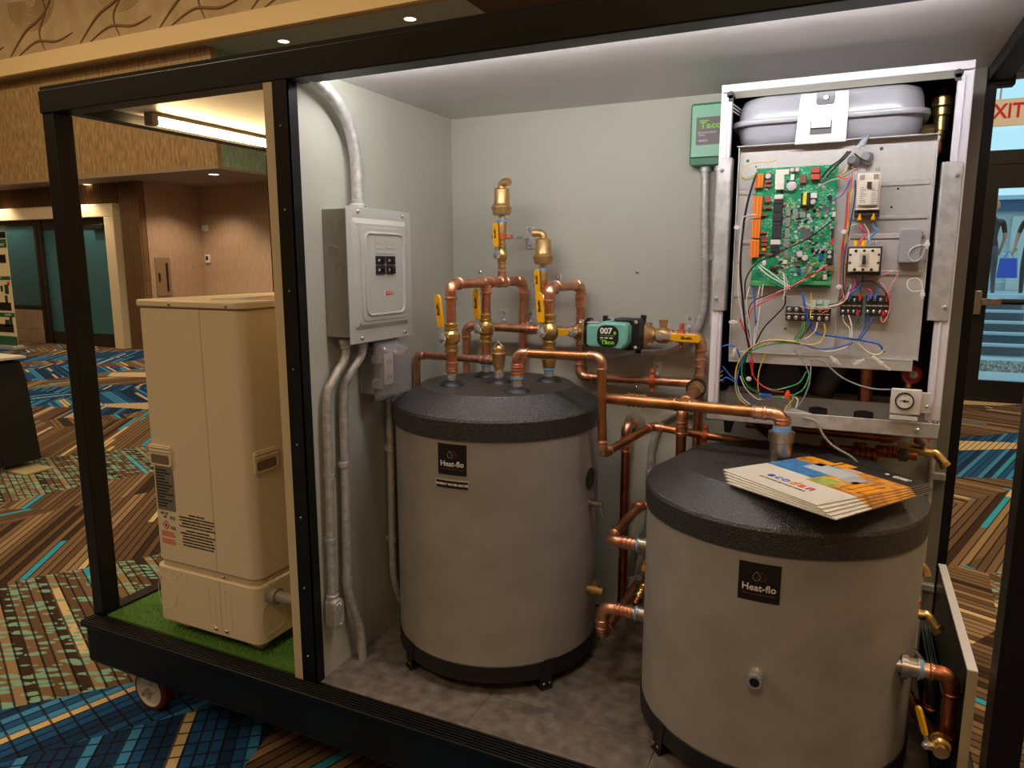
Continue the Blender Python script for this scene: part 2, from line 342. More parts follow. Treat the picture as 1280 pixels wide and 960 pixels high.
def ball_valve(label, c, ax, L, r, stem, ld, LL=.1, w=.02, group=None, txt=True, bm=None, name='ball_valve'):
    c = V(c); ax = V(ax).normalized(); stem = V(stem).normalized(); bm = bm or BRASS; t = thing(name, label, 'valve', c-ax*L/2, group); h = L/2
    pr = [(-h, r*1.12), (-h*.95, r*1.15), (-h*.9, r*1.42), (-h*.8, r*1.42), (-h*.76, r*1.2), (-h*.62, r*1.2), (-h*.58, r*1.42), (-h*.5, r*1.42), (-h*.46, r*1.25), (-h*.4, r*1.35), (-h*.25, r*1.75), (0, r*1.85), (h*.25, r*1.75), (h*.4, r*1.35)]
    pr += [(-a, b) for a, b in reversed(pr[:9])]
    b = MB().lathe(pr, c, ax, 20); b.out('body', bm, t, smooth=30)
    MB().lathe([(0, r*.9), (r*2.0, r*.9), (r*2.0, r*.55), (r*2.5, r*.55)], c, stem, 10).out('stem', bm, t)
    lever(t, c+stem*(r*2.5), ld, stem, LL, w, txt); return t
def strap(p, d, wallp, r, label, parent_thing=None, plate=True, ring=True, group='steel pipe brackets on the cabinet back wall', up=(0, 0, 1)):
    """orange split clamp on the pipe, threaded rod, galvanised plate screwed to the wall"""
    p = V(p); d = V(d).normalized(); wp = V(wallp); t = thing('pipe_bracket', label, 'bracket', wp, group)
    if ring: MB().lathe([(-.007, r*1.12), (-.007, r*1.4), (.007, r*1.4), (.007, r*1.12)], p, d, 18).out('clamp_ring', ORANGE, t, smooth=30)
    e = V(up) if abs(d.z) < .5 else V((1, 0, 0))
    for s in ((-1, 1) if ring else ()):
        T = frame(p+e*s*r*1.9, d, e); MB().box(-.006, .006, -r*.8, r*.8, -.006, .006, T=T).out('clamp_ear', ORANGE, t, .001)
        MB().lathe([(-.009, .004), (.009, .004)], p+e*s*r*2.1, d.cross(e), 6).out('clamp_bolt', CHROME, t)
    if plate:
        b = MB().tube([p+(wp-p).normalized()*r, wp], .0045, 10); b.out('rod', CHROME, t)
        bx('plate', wp.x-.014, wp.x+.014, wp.y-.003, wp.y, wp.z-.036, wp.z+.036, GALV, t, .0015)
        for s in (-1, 1): screw((wp.x, wp.y-.003, wp.z+s*.024), (0, -1, 0), .006, t)
    return t
# ------------------------------------------------------------------ the hall
def hall():
    struct(bx('floor', -16, 7, -7, 9, -.05, 0, CARPET, smooth=0))
    struct(bx('ceiling', -16, 7, -7, 6.30, 5.75, 5.8, CEILP, smooth=0))
    struct(bx('wall_front', -16, 7, -7.1, -7, 0, 5.8, BEIGEW)); struct(bx('wall_left', -16.1, -16, -7, 9, 0, 5.8, BEIGEW)); struct(bx('wall_right', 7, 7.1, -7, 8, 0, 5.8, BEIGEW))
    # bulkhead with the carved panel, cream trim at its foot, blue-grey upper soffit behind it
    b = struct(bx('ceiling_bulkhead', -16, 7, 6.36, 6.46, 4.54, 5.8, SWIRL))
    T = frame((0, 6.36, 0), (1, 0, 0), (0, 0, 1)); c = MB()
    rnd = random.Random(11)
    def curve(pts, r0):
        P = smooth_path([(x, 6.352, z) for x, z in pts], 8); n = len(P); c.tube(P, [r0*(.25+sin(pi*i/(n-1))*.75) for i in range(n)], 6)
    for k in range(6):
        x = -12.3+k*1.75; curve([(x, 4.82), (x+.45, 5.15), (x+.95, 5.35), (x+1.3, 5.74)], .022); curve([(x+.2, 4.8), (x+.7, 4.97), (x+1.2, 4.92), (x+1.6, 5.0)], .02); curve([(x+.9, 4.82), (x+.8, 5.1), (x+1.0, 5.4), (x+.85, 5.72)], .014)
    c.out('carved_line', mat('carved_groove_brown', (128, 92, 50), .7), b)
    c = MB()
    for k in range(5):
        cx = -12.0+k*2.1
        for j in range(12):
            rr = .12+j*.03; P = [(cx+rr*cos(a)*1.3, 6.357, 5.6+rr*sin(a)) for a in [R(175+i*13) for i in range(15)]]; c.tube(P, .0045, 4)
    s = c.out('carved_fine_line', mat('carved_fine_brown', (146, 112, 68), .7), b, kind='stuff')
    struct(bx('trim_1', -16, 7, 6.30, 6.37, 4.535, 4.79, CREAM))
    struct(bx('ceiling_upper_soffit', -6.33, -2.15, 6.46, 9, 4.54, 4.6, TEALC)); struct(bx('ceiling_wood_soffit', -2.15, 7, 6.46, 9, 4.54, 4.62, mat('dark_wood_soffit', (74, 50, 34), .6)))
    struct(bx('ceiling_dark_soffit', -16, -6.33, 6.46, 6.6, 4.54, 4.6, SOFFIT))
    struct(bx('wall_gold', -16, -6.33, 6.58, 6.66, 2.9, 4.6, GOLDW)); struct(bx('wall_teal', -6.41, -6.33, 6.66, 9, 2.9, 4.6, TEALW))
    struct(bx('ceiling_low_soffit', -16, -6.33, 6.58, 9, 2.86, 2.9, SOFFIT))
    # behind
    struct(bx('wall_portal', -16, -9.05, 7.2, 7.3, 0, 2.9, FLUTE)); struct(bx('wall_recess', -8.89, -8.81, 7.25, 8.45, 0, 2.9, BEIGEW)); struct(bx('wall_back', -8.81, 3.05, 8.4, 8.5, 0, 4.6, BEIGEW))
    fl = struct(bx('trim_2', -9.3, -8.81, 7.16, 7.26, 0, 2.86, FLUTE)); n = 12
    for i in range(n):
        x = -9.29+(i+.5)*.48/n; bx('flute', x-.012, x+.012, 7.13, 7.16, 0, 2.86, FLUTE, fl, .005)
    fl2 = struct(bx('trim_3', -16, -9.3, 7.17, 7.22, 2.5, 2.86, FLUTE))
    for i in range(60):
        x = -12.8+i*.058; bx('flute', x-.013, x+.013, 7.14, 7.17, 2.5, 2.86, FLUTE, fl2, .004)
    p = struct(MB().box(-12.95, -9.3, 7.0, 7.22, 2.28, 2.5).box(-9.54, -9.3, 7.0, 7.22, 0, 2.28).box(-12.95, -12.7, 7.0, 7.22, 0, 2.28).out('trim_4', PORTAL, bevel=.01))
    d = struct(MB().box(-10.47, -10.25, 7.08, 7.14, 0, 2.28).box(-9.6, -9.54, 7.08, 7.14, 0, 2.28).box(-10.33, -9.6, 7.08, 7.14, 2.1, 2.28).box(-10.33, -9.6, 7.08, 7.14, 0, .24).out('door_1', DARKBR))
    bx('glass_pane', -10.33, -9.6, 7.1, 7.12, .24, 2.1, TEALG, d)
    MB().tube(smooth_path([(-10.28, 7.08, 1.33), (-10.27, 6.99, 1.33), (-10.27, 6.99, 1.0), (-10.28, 7.08, 1.0)], 4), .016, 10).out('door_handle', BRASS, d)
    bx('door_closer', -9.95, -9.62, 7.02, 7.08, 2.08, 2.16, BLACKP, d, .004)
    d = struct(MB().box(-11.5, -11.38, 7.06, 7.16, 0, 2.28).box(-10.62, -10.47, 7.06, 7.16, 0, 2.28).box(-11.38, -10.62, 7.08, 7.14, 2.1, 2.28).box(-11.38, -10.62, 7.08, 7.14, 0, .24).out('door_2', DARKBR))
    bx('glass_pane', -11.38, -10.62, 7.1, 7.12, .24, 2.1, TEALG, d)
    w = struct(MB().box(-12.7, -11.5, 7.06, 7.14, 2.2, 2.28).box(-12.7, -11.5, 7.06, 7.14, .62, .7).box(-11.58, -11.5, 7.05, 7.14, 0, 2.2).out('window_1', DARKBR)); bx('glass_pane', -12.7, -11.56, 7.1, 7.12, .7, 2.2, TEALG, w)
    k = struct(bx('wall_knee', -12.7, -11.58, 7.05, 7.18, .26, .62, KNEE)); bx('plinth', -12.7, -11.58, 7.04, 7.18, 0, .25, KNEE, k, .004)
    # small things on the recess walls
    t = tag(bx('wall_cabinet_door', -8.81, -8.79, 7.36, 7.66, .92, 1.59, mat('taupe_metal_door', (140, 114, 88), .5), None, .004), 'taupe recessed utility cabinet door on the recess side wall', 'cabinet')
    MB().box(-8.79, -8.775, 7.4, 7.43, 1.18, 1.32).box(-8.79, -8.782, 7.56, 7.6, 1.0, 1.5).out('latch', DARKBR, t)
    tag(bx('wall_plate', -8.78, -8.62, 8.385, 8.4, 2.08, 2.19, WHITEB, None, .003), 'small blank white plate high on the recess wall', 'plate')
    t = tag(bx('thermostat', -8.72, -8.61, 8.37, 8.4, 1.5, 1.65, WHITEB, None, .004), 'white thermostat with dark screen below the blank plate', 'thermostat'); bx('screen', -8.70, -8.64, 8.365, 8.37, 1.55, 1.62, BLACKP, t)
    for (x, y, z, lb) in ((-10.03, 7.125, 2.86, 'recessed downlight above the far glass door'), (-6.9, 7.02, 2.86, 'recessed downlight beside the pale teal wallpaper corner'), (-5.2, 6.83, 4.54, 'recessed downlight in the blue-grey ceiling, nearer the carved bulkhead end'), (-3.1, 6.8, 4.54, 'recessed downlight in the blue-grey ceiling, nearer the dark wood soffit')):
        t = thing('ceiling_downlight', lb, 'light', (x, y, z), 'recessed hall downlights'); MB().lathe([(0, .1), (-.012, .1), (-.012, .075), (0, .075)], (x, y, z), (0, 0, 1), 20, caps=False).out('trim_ring', WHITEB, t); MB().lathe([(-.009, .074), (-.003, .074)], (x, y, z), (0, 0, 1), 20).out('lens', LAMPE, t)
    # roll-up banner
    t = thing('rollup_banner', 'tall roll-up banner with green bands and product pictures by the far glass doors', 'banner', (-11.35, 6.15, 0))
    bx('base', -11.84, -10.9, 6.08, 6.27, 0, .07, GALV, t, .01); sh = MB().box(-11.82, -10.92, 6.17, 6.175, .07, 2.02).out('printed_sheet', mat('banner_print_cream', (226, 212, 170), .6), t)
    T = frame((0, 6.168, 0), (1, 0, 0), (0, 0, 1)); G = mat('banner_green', (30, 92, 58), .6); Kb = BLACKP
    def pr(nm, x0, x1, z0, z1, m): MB().box(x0, x1, 6.164, 6.17, z0, z1).out(nm, m, sh)
    pr('black_header', -11.82, -10.92, 1.92, 2.02, Kb)
    for z0, z1 in ((1.76, 1.90), (1.21, 1.27), (.57, .64), (.07, .23)): pr('green_band', -11.82, -10.92, z0, z1, G)
    for z in (1.52, .70, .32): pr('caption_box', -11.5, -10.99, z-.02, z+.12, Kb)
    for (x, z, w_, h) in ((-11.06, 1.05, .1, .16), (-11.1, .88, .07, .12), (-11.2, 1.06, .06, .1), (-11.15, .46, .12, .12), (-11.04, .5, .07, .16), (-11.5, 1.05, .12, .16), (-11.5, .48, .15, .14)): pr('boiler_picture', x-w_/2, x+w_/2, z-h/2, z+h/2, mat('picture_dark_green', (34, 60, 44), .6))
    MB().lathe([(0, .035), (.004, .035)], (-10.99, 6.166, 1.15), (0, -1, 0), 16).out('red_badge', REDT, sh)
    for (s, z, sz, x) in (('HIGH', 1.855, .045, -11.2), ('EFFICIENCY', 1.805, .06, -11.13), ('LINE', 1.24, .035, -11.2), ('BOILERS', .605, .05, -11.1)): text(s, sz, frame((x, 6.162, z), (1, 0, 0), (0, 0, 1)), WHITET, sh)
    # dark draped stand at the left edge of the picture
    t = thing('draped_stand', 'black cloth draped stand with a pale top edge at the far left', 'stand', (-3.42, 1.6, 0))
    MB().prism([(-3.75, .07), (-3.19, .05), (-3.27, .66), (-3.32, .78), (-3.75, .8)], 1.5, 1.78, frame((0, 0, 0), (1, 0, 0), (0, 0, 1)) @ M.Diagonal((1, 1, -1, 1))).out('black_drape', mat('black_drape_cloth', (16, 16, 15), .9), t, .008)
    bx('top_board', -3.76, -3.28, -0+1.48, 1.80, .8, .82, WHITEB, t, .003); bx('foot_plate', -3.7, -3.02, 1.55, 1.75, 0, .015, mat('pale_foot_plate', (176, 164, 120), .5), t, .003)
    for y in (1.56, 1.72): MB().tube([(-3.3, y, .01), (-3.3, y, .12)], .008, 8).out('foot_rod', CHROME, t)

def exit_side():
    # wall with the exit door, right
    struct(MB().box(2.9, 3.2, 7.7, 7.86, 0, 4.6).box(4.75, 7, 7.7, 7.86, 0, 4.6).box(3.2, 4.75, 7.7, 7.86, 3.4, 4.6).out('wall_exit', mat('dark_bronze_storefront', (20, 20, 22), .5), smooth=0))
    struct(bx('ceiling_exit_vestibule', 3.0, 7, 7.86, 8.5, 4.5, 4.6, SOFFIT))
    d = struct(MB().box(3.22, 3.5, 7.72, 7.78, 0, 2.5).box(4.5, 4.75, 7.72, 7.78, 0, 2.5).box(3.5, 4.5, 7.72, 7.78, 2.26, 2.5).box(3.5, 4.5, 7.72, 7.78, 0, .235).out('door_3', mat('black_door_stile', (18, 18, 20), .4)))
    bx('glass_pane', 3.5, 4.5, 7.745, 7.755, .235, 2.26, CLEAR, d)
    MB().tube([(3.44, 7.64, 1.09), (4.6, 7.64, 1.085)], .03, 10).out('push_bar', BLACKP, d); bx('bar_bracket', 3.36, 3.44, 7.62, 7.72, .95, 1.2, NICKEL, d, .006); bx('bar_end', 3.44, 3.62, 7.61, 7.67, 1.05, 1.12, NICKEL, d, .004)
    MB().tube(smooth_path([(3.26, 7.72, 1.22), (3.26, 7.66, 1.2), (3.26, 7.66, .95), (3.26, 7.72, .93)], 4), .012, 8).out('pull_handle', NICKEL, d)
    w = struct(MB().box(3.2, 3.36, 7.71, 7.79, 2.5, 3.4).box(3.36, 4.7, 7.71, 7.79, 2.5, 2.64).box(3.36, 4.7, 7.71, 7.79, 3.34, 3.4).box(4.64, 4.75, 7.71, 7.79, 2.5, 3.4).out('window_2', mat('black_door_stile', (18, 18, 20), .4)))
    bx('glass_pane', 3.36, 4.66, 7.745, 7.755, 2.62, 3.36, CLEAR, w)
    s = tag(bx('exit_sign', 3.26, 3.645, 7.60, 7.62, 2.86, 3.125, mat('exit_sign_cream', (206, 196, 176), .5, emit=(206, 190, 160), estr=.25), None, .003), 'cream exit sign with red letters above the glass exit door', 'sign')
    text('EXIT', .2, frame((3.452, 7.597, 3.0), (1, 0, 0), (0, 0, 1)), mat('exit_red', (176, 24, 36), .5, emit=(176, 20, 30), estr=.3), s, bold=.004, sx=.85)
    MB().tube([(3.42, 7.66, 2.9), (3.42, 7.66, 3.5)], .008, 6).out('sign_hanger', GALV, s)
    # outside: pavement, gravel, metal stair, building, two people
    struct(bx('ground_concrete', 1, 12, 7.9, 10.4, -.06, -.005, mat('pale_pavement', (190, 200, 204), .8, var=.05), smooth=0)); struct(bx('ground_far_concrete', 1, 12, 11.8, 22, -.06, -.005, mat('pale_pavement', (190, 200, 204), .8), smooth=0))
    g = MB(); rnd = random.Random(5)
    for i in range(1800):
        x, y, r = rnd.uniform(3.2, 5.6), rnd.uniform(10.4, 11.8), rnd.uniform(.02, .05); vs = [(x+r*rnd.uniform(.6, 1)*cos(a), y+r*rnd.uniform(.6, 1)*sin(a), -.04) for a in (0, 2.1, 4.2)]; g.add(vs+[(x, y, r*.6-.02)], [(0, 1, 3), (1, 2, 3), (2, 0, 3)], rnd.randrange(3))
    o = g.out('gravel', [mat('gravel_a', (176, 176, 172), .8), mat('gravel_b', (120, 124, 124), .8), mat('gravel_c', (206, 204, 198), .8)], None, kind='stuff', smooth=0); tag(o, 'bed of grey gravel outside the exit door', 'gravel'); struct(bx('ground_gravel_bed', 1, 12, 10.4, 11.8, -.08, -.035, mat('gravel_bed', (110, 112, 110), .9), smooth=0))
    b = thing('outside_building', 'pale building with a white door seen through the exit door', 'building', (5.5, 16, 0)); PW = mat('pale_siding', (196, 206, 210), .7)
    for i in range(9): bx('siding_panel', 3, 9.5, 16, 16.12, i*.28, i*.28+.274, PW, b, .004)
    bx('blue_band', 3, 9.5, 15.9, 16.0, 2.5, 2.72, mat('blue_fascia', (60, 100, 140), .6), b); bx('roof_edge', 3, 9.5, 15.8, 16.1, 2.72, 2.8, mat('pale_fascia', (190, 214, 226), .6), b)
    dd = bx('door', 4.95, 5.7, 15.93, 16, .94, 2.4, mat('white_door_paint', (214, 216, 210), .5), b, .006); MB().lathe([(0, .03), (.05, .03)], (5.05, 15.93, 1.75), (0, -1, 0), 10).out('knob', BRASS, dd)
    st = thing('metal_stair', 'white metal stair and landing with pipe railings outside the exit door', 'stairs', (4.6, 13.2, 0)); PWH = mat('white_metal_rail', (206, 222, 228), .5)
    bx('landing', 3.9, 6.2, 13.6, 15.9, .86, .94, PWH, st)
    for i in range(5): bx('step', 4.0, 4.85, 12.4+i*.24, 12.64+i*.24, .15+i*.17, .19+i*.17, PWH, st, .003)
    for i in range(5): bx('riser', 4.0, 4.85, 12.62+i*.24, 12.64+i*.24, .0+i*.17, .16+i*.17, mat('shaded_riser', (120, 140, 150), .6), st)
    for x in (3.95, 4.9):
        MB().tube([(x, 12.4, .1), (x, 13.6, .96)], .04, 8).out('stringer', PWH, st)
        for k in range(3): MB().tube([(x, 12.45+k*.55, .2+k*.38), (x, 12.45+k*.55, 1.05+k*.38)], .025, 8).out('baluster', PWH, st)
        MB().tube([(x, 12.4, 1.05), (x, 13.6, 1.86)], .028, 8).out('handrail', PWH, st)
    for x in (3.95, 4.9, 6.1): MB().tube([(x, 13.65, 1.0), (x, 13.65, 1.95)], .028, 8).out('baluster', PWH, st)
    for z in (1.45, 1.9): MB().tube([(4.9, 13.65, z), (6.1, 13.65, z)], .025, 8).out('handrail', PWH, st)
    for z in (1.45, 1.9): MB().tube([(3.95, 13.65, z), (3.95, 15.7, z)], .025, 8).out('handrail', PWH, st)
    person('person standing on the stair landing in a black t-shirt and grey trousers, seen from behind', (4.42, 14.6, .84), (24, 24, 28), (80, 86, 96), (190, 140, 90), R(12))
    person('person in dark clothes with bare forearms at the right edge of the exit door glass', (5.12, 14.7, .84), (40, 34, 34), (50, 50, 60), (60, 44, 34), R(150))
    bg = thing('blue_bag', 'blue shopping bag hanging beside the person on the stair landing', 'bag', (4.72, 14.5, 1.2)); MB().prism([(-.16, 0), (.16, 0), (.13, .36), (-.13, .36)], -.05, .05, frame((4.72, 14.45, 1.22), (1, 0, 0), (0, 0, 1))).out('bag_body', mat('blue_bag_film', (40, 90, 200), .5), bg, .02)
    MB().tube(smooth_path([(4.64, 14.45, 1.56), (4.72, 14.45, 1.7), (4.8, 14.45, 1.56)], 5), .006, 6).out('bag_handle', mat('blue_bag_film', (40, 90, 200), .5), bg)

def person(label, loc, shirt, trousers, hair, rz):
    t = thing('person', label, 'person', loc); t.rotation_euler = (0, 0, 0)
    J = {'pel': (0, 0, .95, .13), 'wai': (0, .01, 1.1, .12), 'che': (0, 0, 1.32, .15), 'nek': (0, 0, 1.5, .055), 'hea': (0, 0, 1.56, .06), 'hed': (0, .01, 1.66, .095), 'top': (0, 0, 1.72, .08)}
    E = [('pel', 'wai'), ('wai', 'che'), ('che', 'nek'), ('nek', 'hea'), ('hea', 'hed'), ('hed', 'top')]
    for s, q in ((-1, 'l'), (1, 'r')):
        J.update({q+'sh': (s*.19, 0, 1.42, .06), q+'el': (s*.26, .03, 1.14, .042), q+'wr': (s*.25, .13, .93, .028), q+'ha': (s*.25, .17, .87, .03), q+'fi': (s*.25, .19, .79, .016), q+'hi': (s*.1, 0, .88, .09), q+'kn': (s*.12, .03, .5, .06), q+'an': (s*.13, -.02, .09, .04), q+'to': (s*.15, .14, .035, .035)})
        E += [('che', q+'sh'), (q+'sh', q+'el'), (q+'el', q+'wr'), (q+'wr', q+'ha'), (q+'ha', q+'fi'), ('pel', q+'hi'), (q+'hi', q+'kn'), (q+'kn', q+'an'), (q+'an', q+'to')]
    K = list(J); me = bpy.data.meshes.new('body'); Rz = M.Rotation(rz, 3, 'Z'); me.from_pydata([Rz @ V(J[k][:3]) for k in K], [(K.index(a), K.index(b)) for a, b in E], [])
    o = bpy.data.objects.new('body', me); COL.objects.link(o); o.parent = t; s = o.modifiers.new('skin', 'SKIN'); o.modifiers.new('sub', 'SUBSURF').levels = 1; o.modifiers['sub'].render_levels = 1
    for i, k in enumerate(K):
        sv = me.skin_vertices[0].data[i]; sv.radius = (J[k][3], J[k][3]*.85); sv.use_root = k == 'pel'
    n = NT('clothed_figure_'+label[-6:-1].strip()); z = n.xyz()[2]; x = n.xyz()[0]; ax = n.math('ABSOLUTE', x); c = n.mix(n.math('GREATER_THAN', z, .96), lin(trousers), lin(shirt))
    c = n.mix(n.math('GREATER_THAN', z, 1.5), c, lin((214, 160, 130))); c = n.mix(n.math('MULTIPLY', n.math('GREATER_THAN', ax, .2), n.math('LESS_THAN', z, 1.2)), c, lin((214, 160, 130)))
    n.l(c, n.b.inputs['Base Color']); me.materials.append(n.m)
    hb = MB(); hb.lathe([(-.09, .07), (-.06, .1), (0, .11), (.06, .095), (.1, .05)], V(loc)+V((0, 0, 1.7)), (0, 0, 1), 14); hb.out('hair', mat('hair_%d' % hair[0], hair, .8), t)
    for s in (-1, 1): MB().lathe([(0, .012), (.01, .008)], V(loc)+Rz @ V((s*.035, .1, 1.66)), Rz @ V((0, 1, 0)), 8).out('eye', BLACKP, t)
    return t

# ------------------------------------------------------------------ the display cabinet on casters
FL, ZB, ZT, ZC, XD, XR, D = .341, 1.9255, 1.99, 1.9675, .938, 2.482, .787
def cabinet():
    t = thing('display_cabinet', 'long black-framed display cabinet on casters with grey walls and an open front', 'cabinet', (1.26, .39, 0))
    P = .05
    for x0, y0, w_ in ((0, 0, P), (0, .9, P), (XR, 0, P), (2.467, D, .024)): bx('post', x0, x0+w_, y0, y0+(.06 if y0 == 0 else .03), .19, ZB, BLACK, t, .002)
    bx('top_beam', -.004, XR+P+.004, -.004, .056, ZB, ZT, BLACK, t, .003); bx('top_beam', 0, .9, .9, .94, ZB+.01, ZT, BLACK, t, .003); bx('top_beam', .9, XR+P, D+.021, D+.06, ZB, ZT, BLACK, t, .003)
    for x, w_, ye in ((0, P, .94), (2.47, .05, D)): bx('side_top_beam', x, x+w_, .056, ye, ZB+.01, ZT, BLACK, t, .002)
    bx('front_bottom_beam', 0, XR+P, -.035, .06, .19, FL-.012, BLACK, t, .012); bx('bottom_beam', 0, .9, .9, .94, .19, FL+.012, BLACK, t, .003); bx('bottom_beam', .9, XR+P, D+.021, D+.05, .19, FL, BLACK, t, .003)
    for x, ye in ((0, .94), (XR, D)): bx('side_bottom_beam', x, x+P, .06, ye, .19, FL+.012, BLACK, t, .004)
    no = bx('ribbed_nosing', .0, XR+P, -.05, .01, FL-.02, FL-.002, BLACK, t, .004)
    for i in range(6): bx('rib', .0, XR+P, -.046+i*.0095, -.041+i*.0095, FL-.003, FL+.0025, BLACK, no, .001)
    bx('subfloor', .05, .86, D, .9, .25, FL-.006, BLACKP, t); bx('subfloor', .05, XR, .02, D, .25, FL-.006, BLACKP, t)
    bx('back_wall_panel', XD, 2.467, D, D+.02, FL-.005, ZC+.016, WALLP, t); 
    bx('divider_wall', .868, XD, .004, D, FL-.005, ZC, WALLP, t); bx('divider_edge_strip', .862, .895, -.001, .004, FL, ZB, mat('beige_edge_strip', (206, 190, 156), .5), t)
    bx('divider_left_face', .862, .868, .004, .9, FL-.005, ZC, mat('beige_face', (206, 190, 156), .5), t)
    tr = MB().box(.893, XD+.003, -.004, 0, FL, ZB).box(XD, XD+.003, -.004, .03, FL, ZB).out('corner_angle', BLACK, t)
    for i in range(8): screw((.915, -.004, .42+i*.2), (0, -1, 0), .0035, t, NICKEL)
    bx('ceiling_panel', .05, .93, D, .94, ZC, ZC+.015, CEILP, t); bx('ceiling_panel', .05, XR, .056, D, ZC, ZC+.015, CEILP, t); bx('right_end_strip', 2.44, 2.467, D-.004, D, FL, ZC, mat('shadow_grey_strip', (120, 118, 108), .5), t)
    bx('roof_panel', -.0, XR+P, 0, .94, ZT, ZT+.01, BLACK, t)
    # vinyl tiles
    for i, x0 in enumerate([XD+.001, XD+.001+.457, XD+.001+.914, XD+.001+1.371]):
        for j in range(3):
            y0 = .012+j*.3-(.15 if i % 2 else 0); y1 = min(D, y0+.299); y0 = max(.012, y0); x1 = min(XR, x0+.4565)
            if y1-y0 > .02: bx('floor_tile', x0, x1-.0006, y0, y1-.0006, FL-.006, FL+random.uniform(-.0003, .0003), VINYL, t, .0008)
    # casters
    for k, (x, y) in enumerate(((.16, .08), (2.38, .08), (.16, .74), (2.38, .74))):
        c = bx('caster_plate', x-.05, x+.05, y-.045, y+.045, .18, .19, GALV, t)
        f = MB(); 
        for s in (-1, 1): f.prism([(-.04, .06), (.04, .06), (.018, -.02), (-.018, -.02)], -.002, .002, frame((x, y+s*.032, .12), (1, 0, 0), (0, 0, 1)))
        f.box(x-.04, x+.04, y-.034, y+.034, .172, .18); f.out('fork', GALV, c)
        w = MB().lathe([(-.024, .055), (-.024, .068), (-.018, .0745), (.018, .0745), (.024, .068), (.024, .055)], (x, y, .0745), (0, 1, 0), 32, caps=False).out('wheel_tread', mat('oxblood_polyurethane', (92, 30, 24), .35), c)
        h = MB().lathe([(-.022, .0), (-.022, .014), (-.016, .02), (-.02, .05), (-.0255, .054), (-.0255, .058), (.0255, .058), (.0255, .054), (.02, .05), (.016, .02), (.022, .014), (.022, 0)], (x, y, .0745), (0, 1, 0), 32).out('wheel_hub', mat('ivory_wheel_hub', (206, 196, 178), .45), c)
        MB().lathe([(-.046, .006), (-.046, .01), (-.036, .01), (.036, .01), (.042, .01)], (x, y, .0745), (0, 1, 0), 6).out('axle_nut', CHROME, c)
    # light strip behind the header
    ls = thing('light_strip', 'slim white light strip tucked behind the front header over the tanks', 'light', (1.7, .085, ZC-.03))
    bx('housing', 1.0, 2.42, .068, .074, ZC-.03, ZC, BLACKP, ls); MB().tube([(1.0, .081, ZC-.0235), (2.42, .081, ZC-.0235)], .006, 10).out('tube', TUBEC, ls)
    ls = thing('light_tube', 'glowing warm light tube along the left side over the ivory unit', 'light', (.12, .56, ZC-.04))
    bx('housing', .1, .145, .285, .865, ZC-.012, ZC, mat('strip_housing', (150, 140, 130), .5), ls); bx('end_cap', .103, .142, .262, .288, ZC-.04, ZC, mat('end_cap_grey', (150, 132, 120), .5), ls, .003)
    MB().tube([(.122, .288, ZC-.024), (.122, .865, ZC-.024)], .013, 12).out('tube', TUBEW, ls)

def turf():
    tf = tag(bx('turf_mat', .05, .862, .012, .9, FL-.005, FL+.003, TURF), 'bright green artificial turf mat under the ivory outdoor unit', 'turf')
    r = random.Random(2); g = MB()
    for i in range(15000):
        x, y = r.uniform(.055, .86), r.uniform(.014, .89)
        if y > .2 and .32 < x < .68: continue
        a = r.uniform(0, 2*pi); h = r.uniform(.006, .012); w = .0011; l = r.uniform(-.005, .005); dx, dy = cos(a)*w, sin(a)*w
        g.add([(x-dx, y-dy, FL+.002), (x+dx, y+dy, FL+.002), (x+l, y+l*.7, FL+h)], [(0, 1, 2)], r.randrange(3))
    g.out('grass_blade', [mat('turf_a', (128, 178, 78), .45), mat('turf_b', (172, 212, 118), .4), mat('turf_c', (98, 146, 58), .5)], tf, kind='stuff', smooth=0)

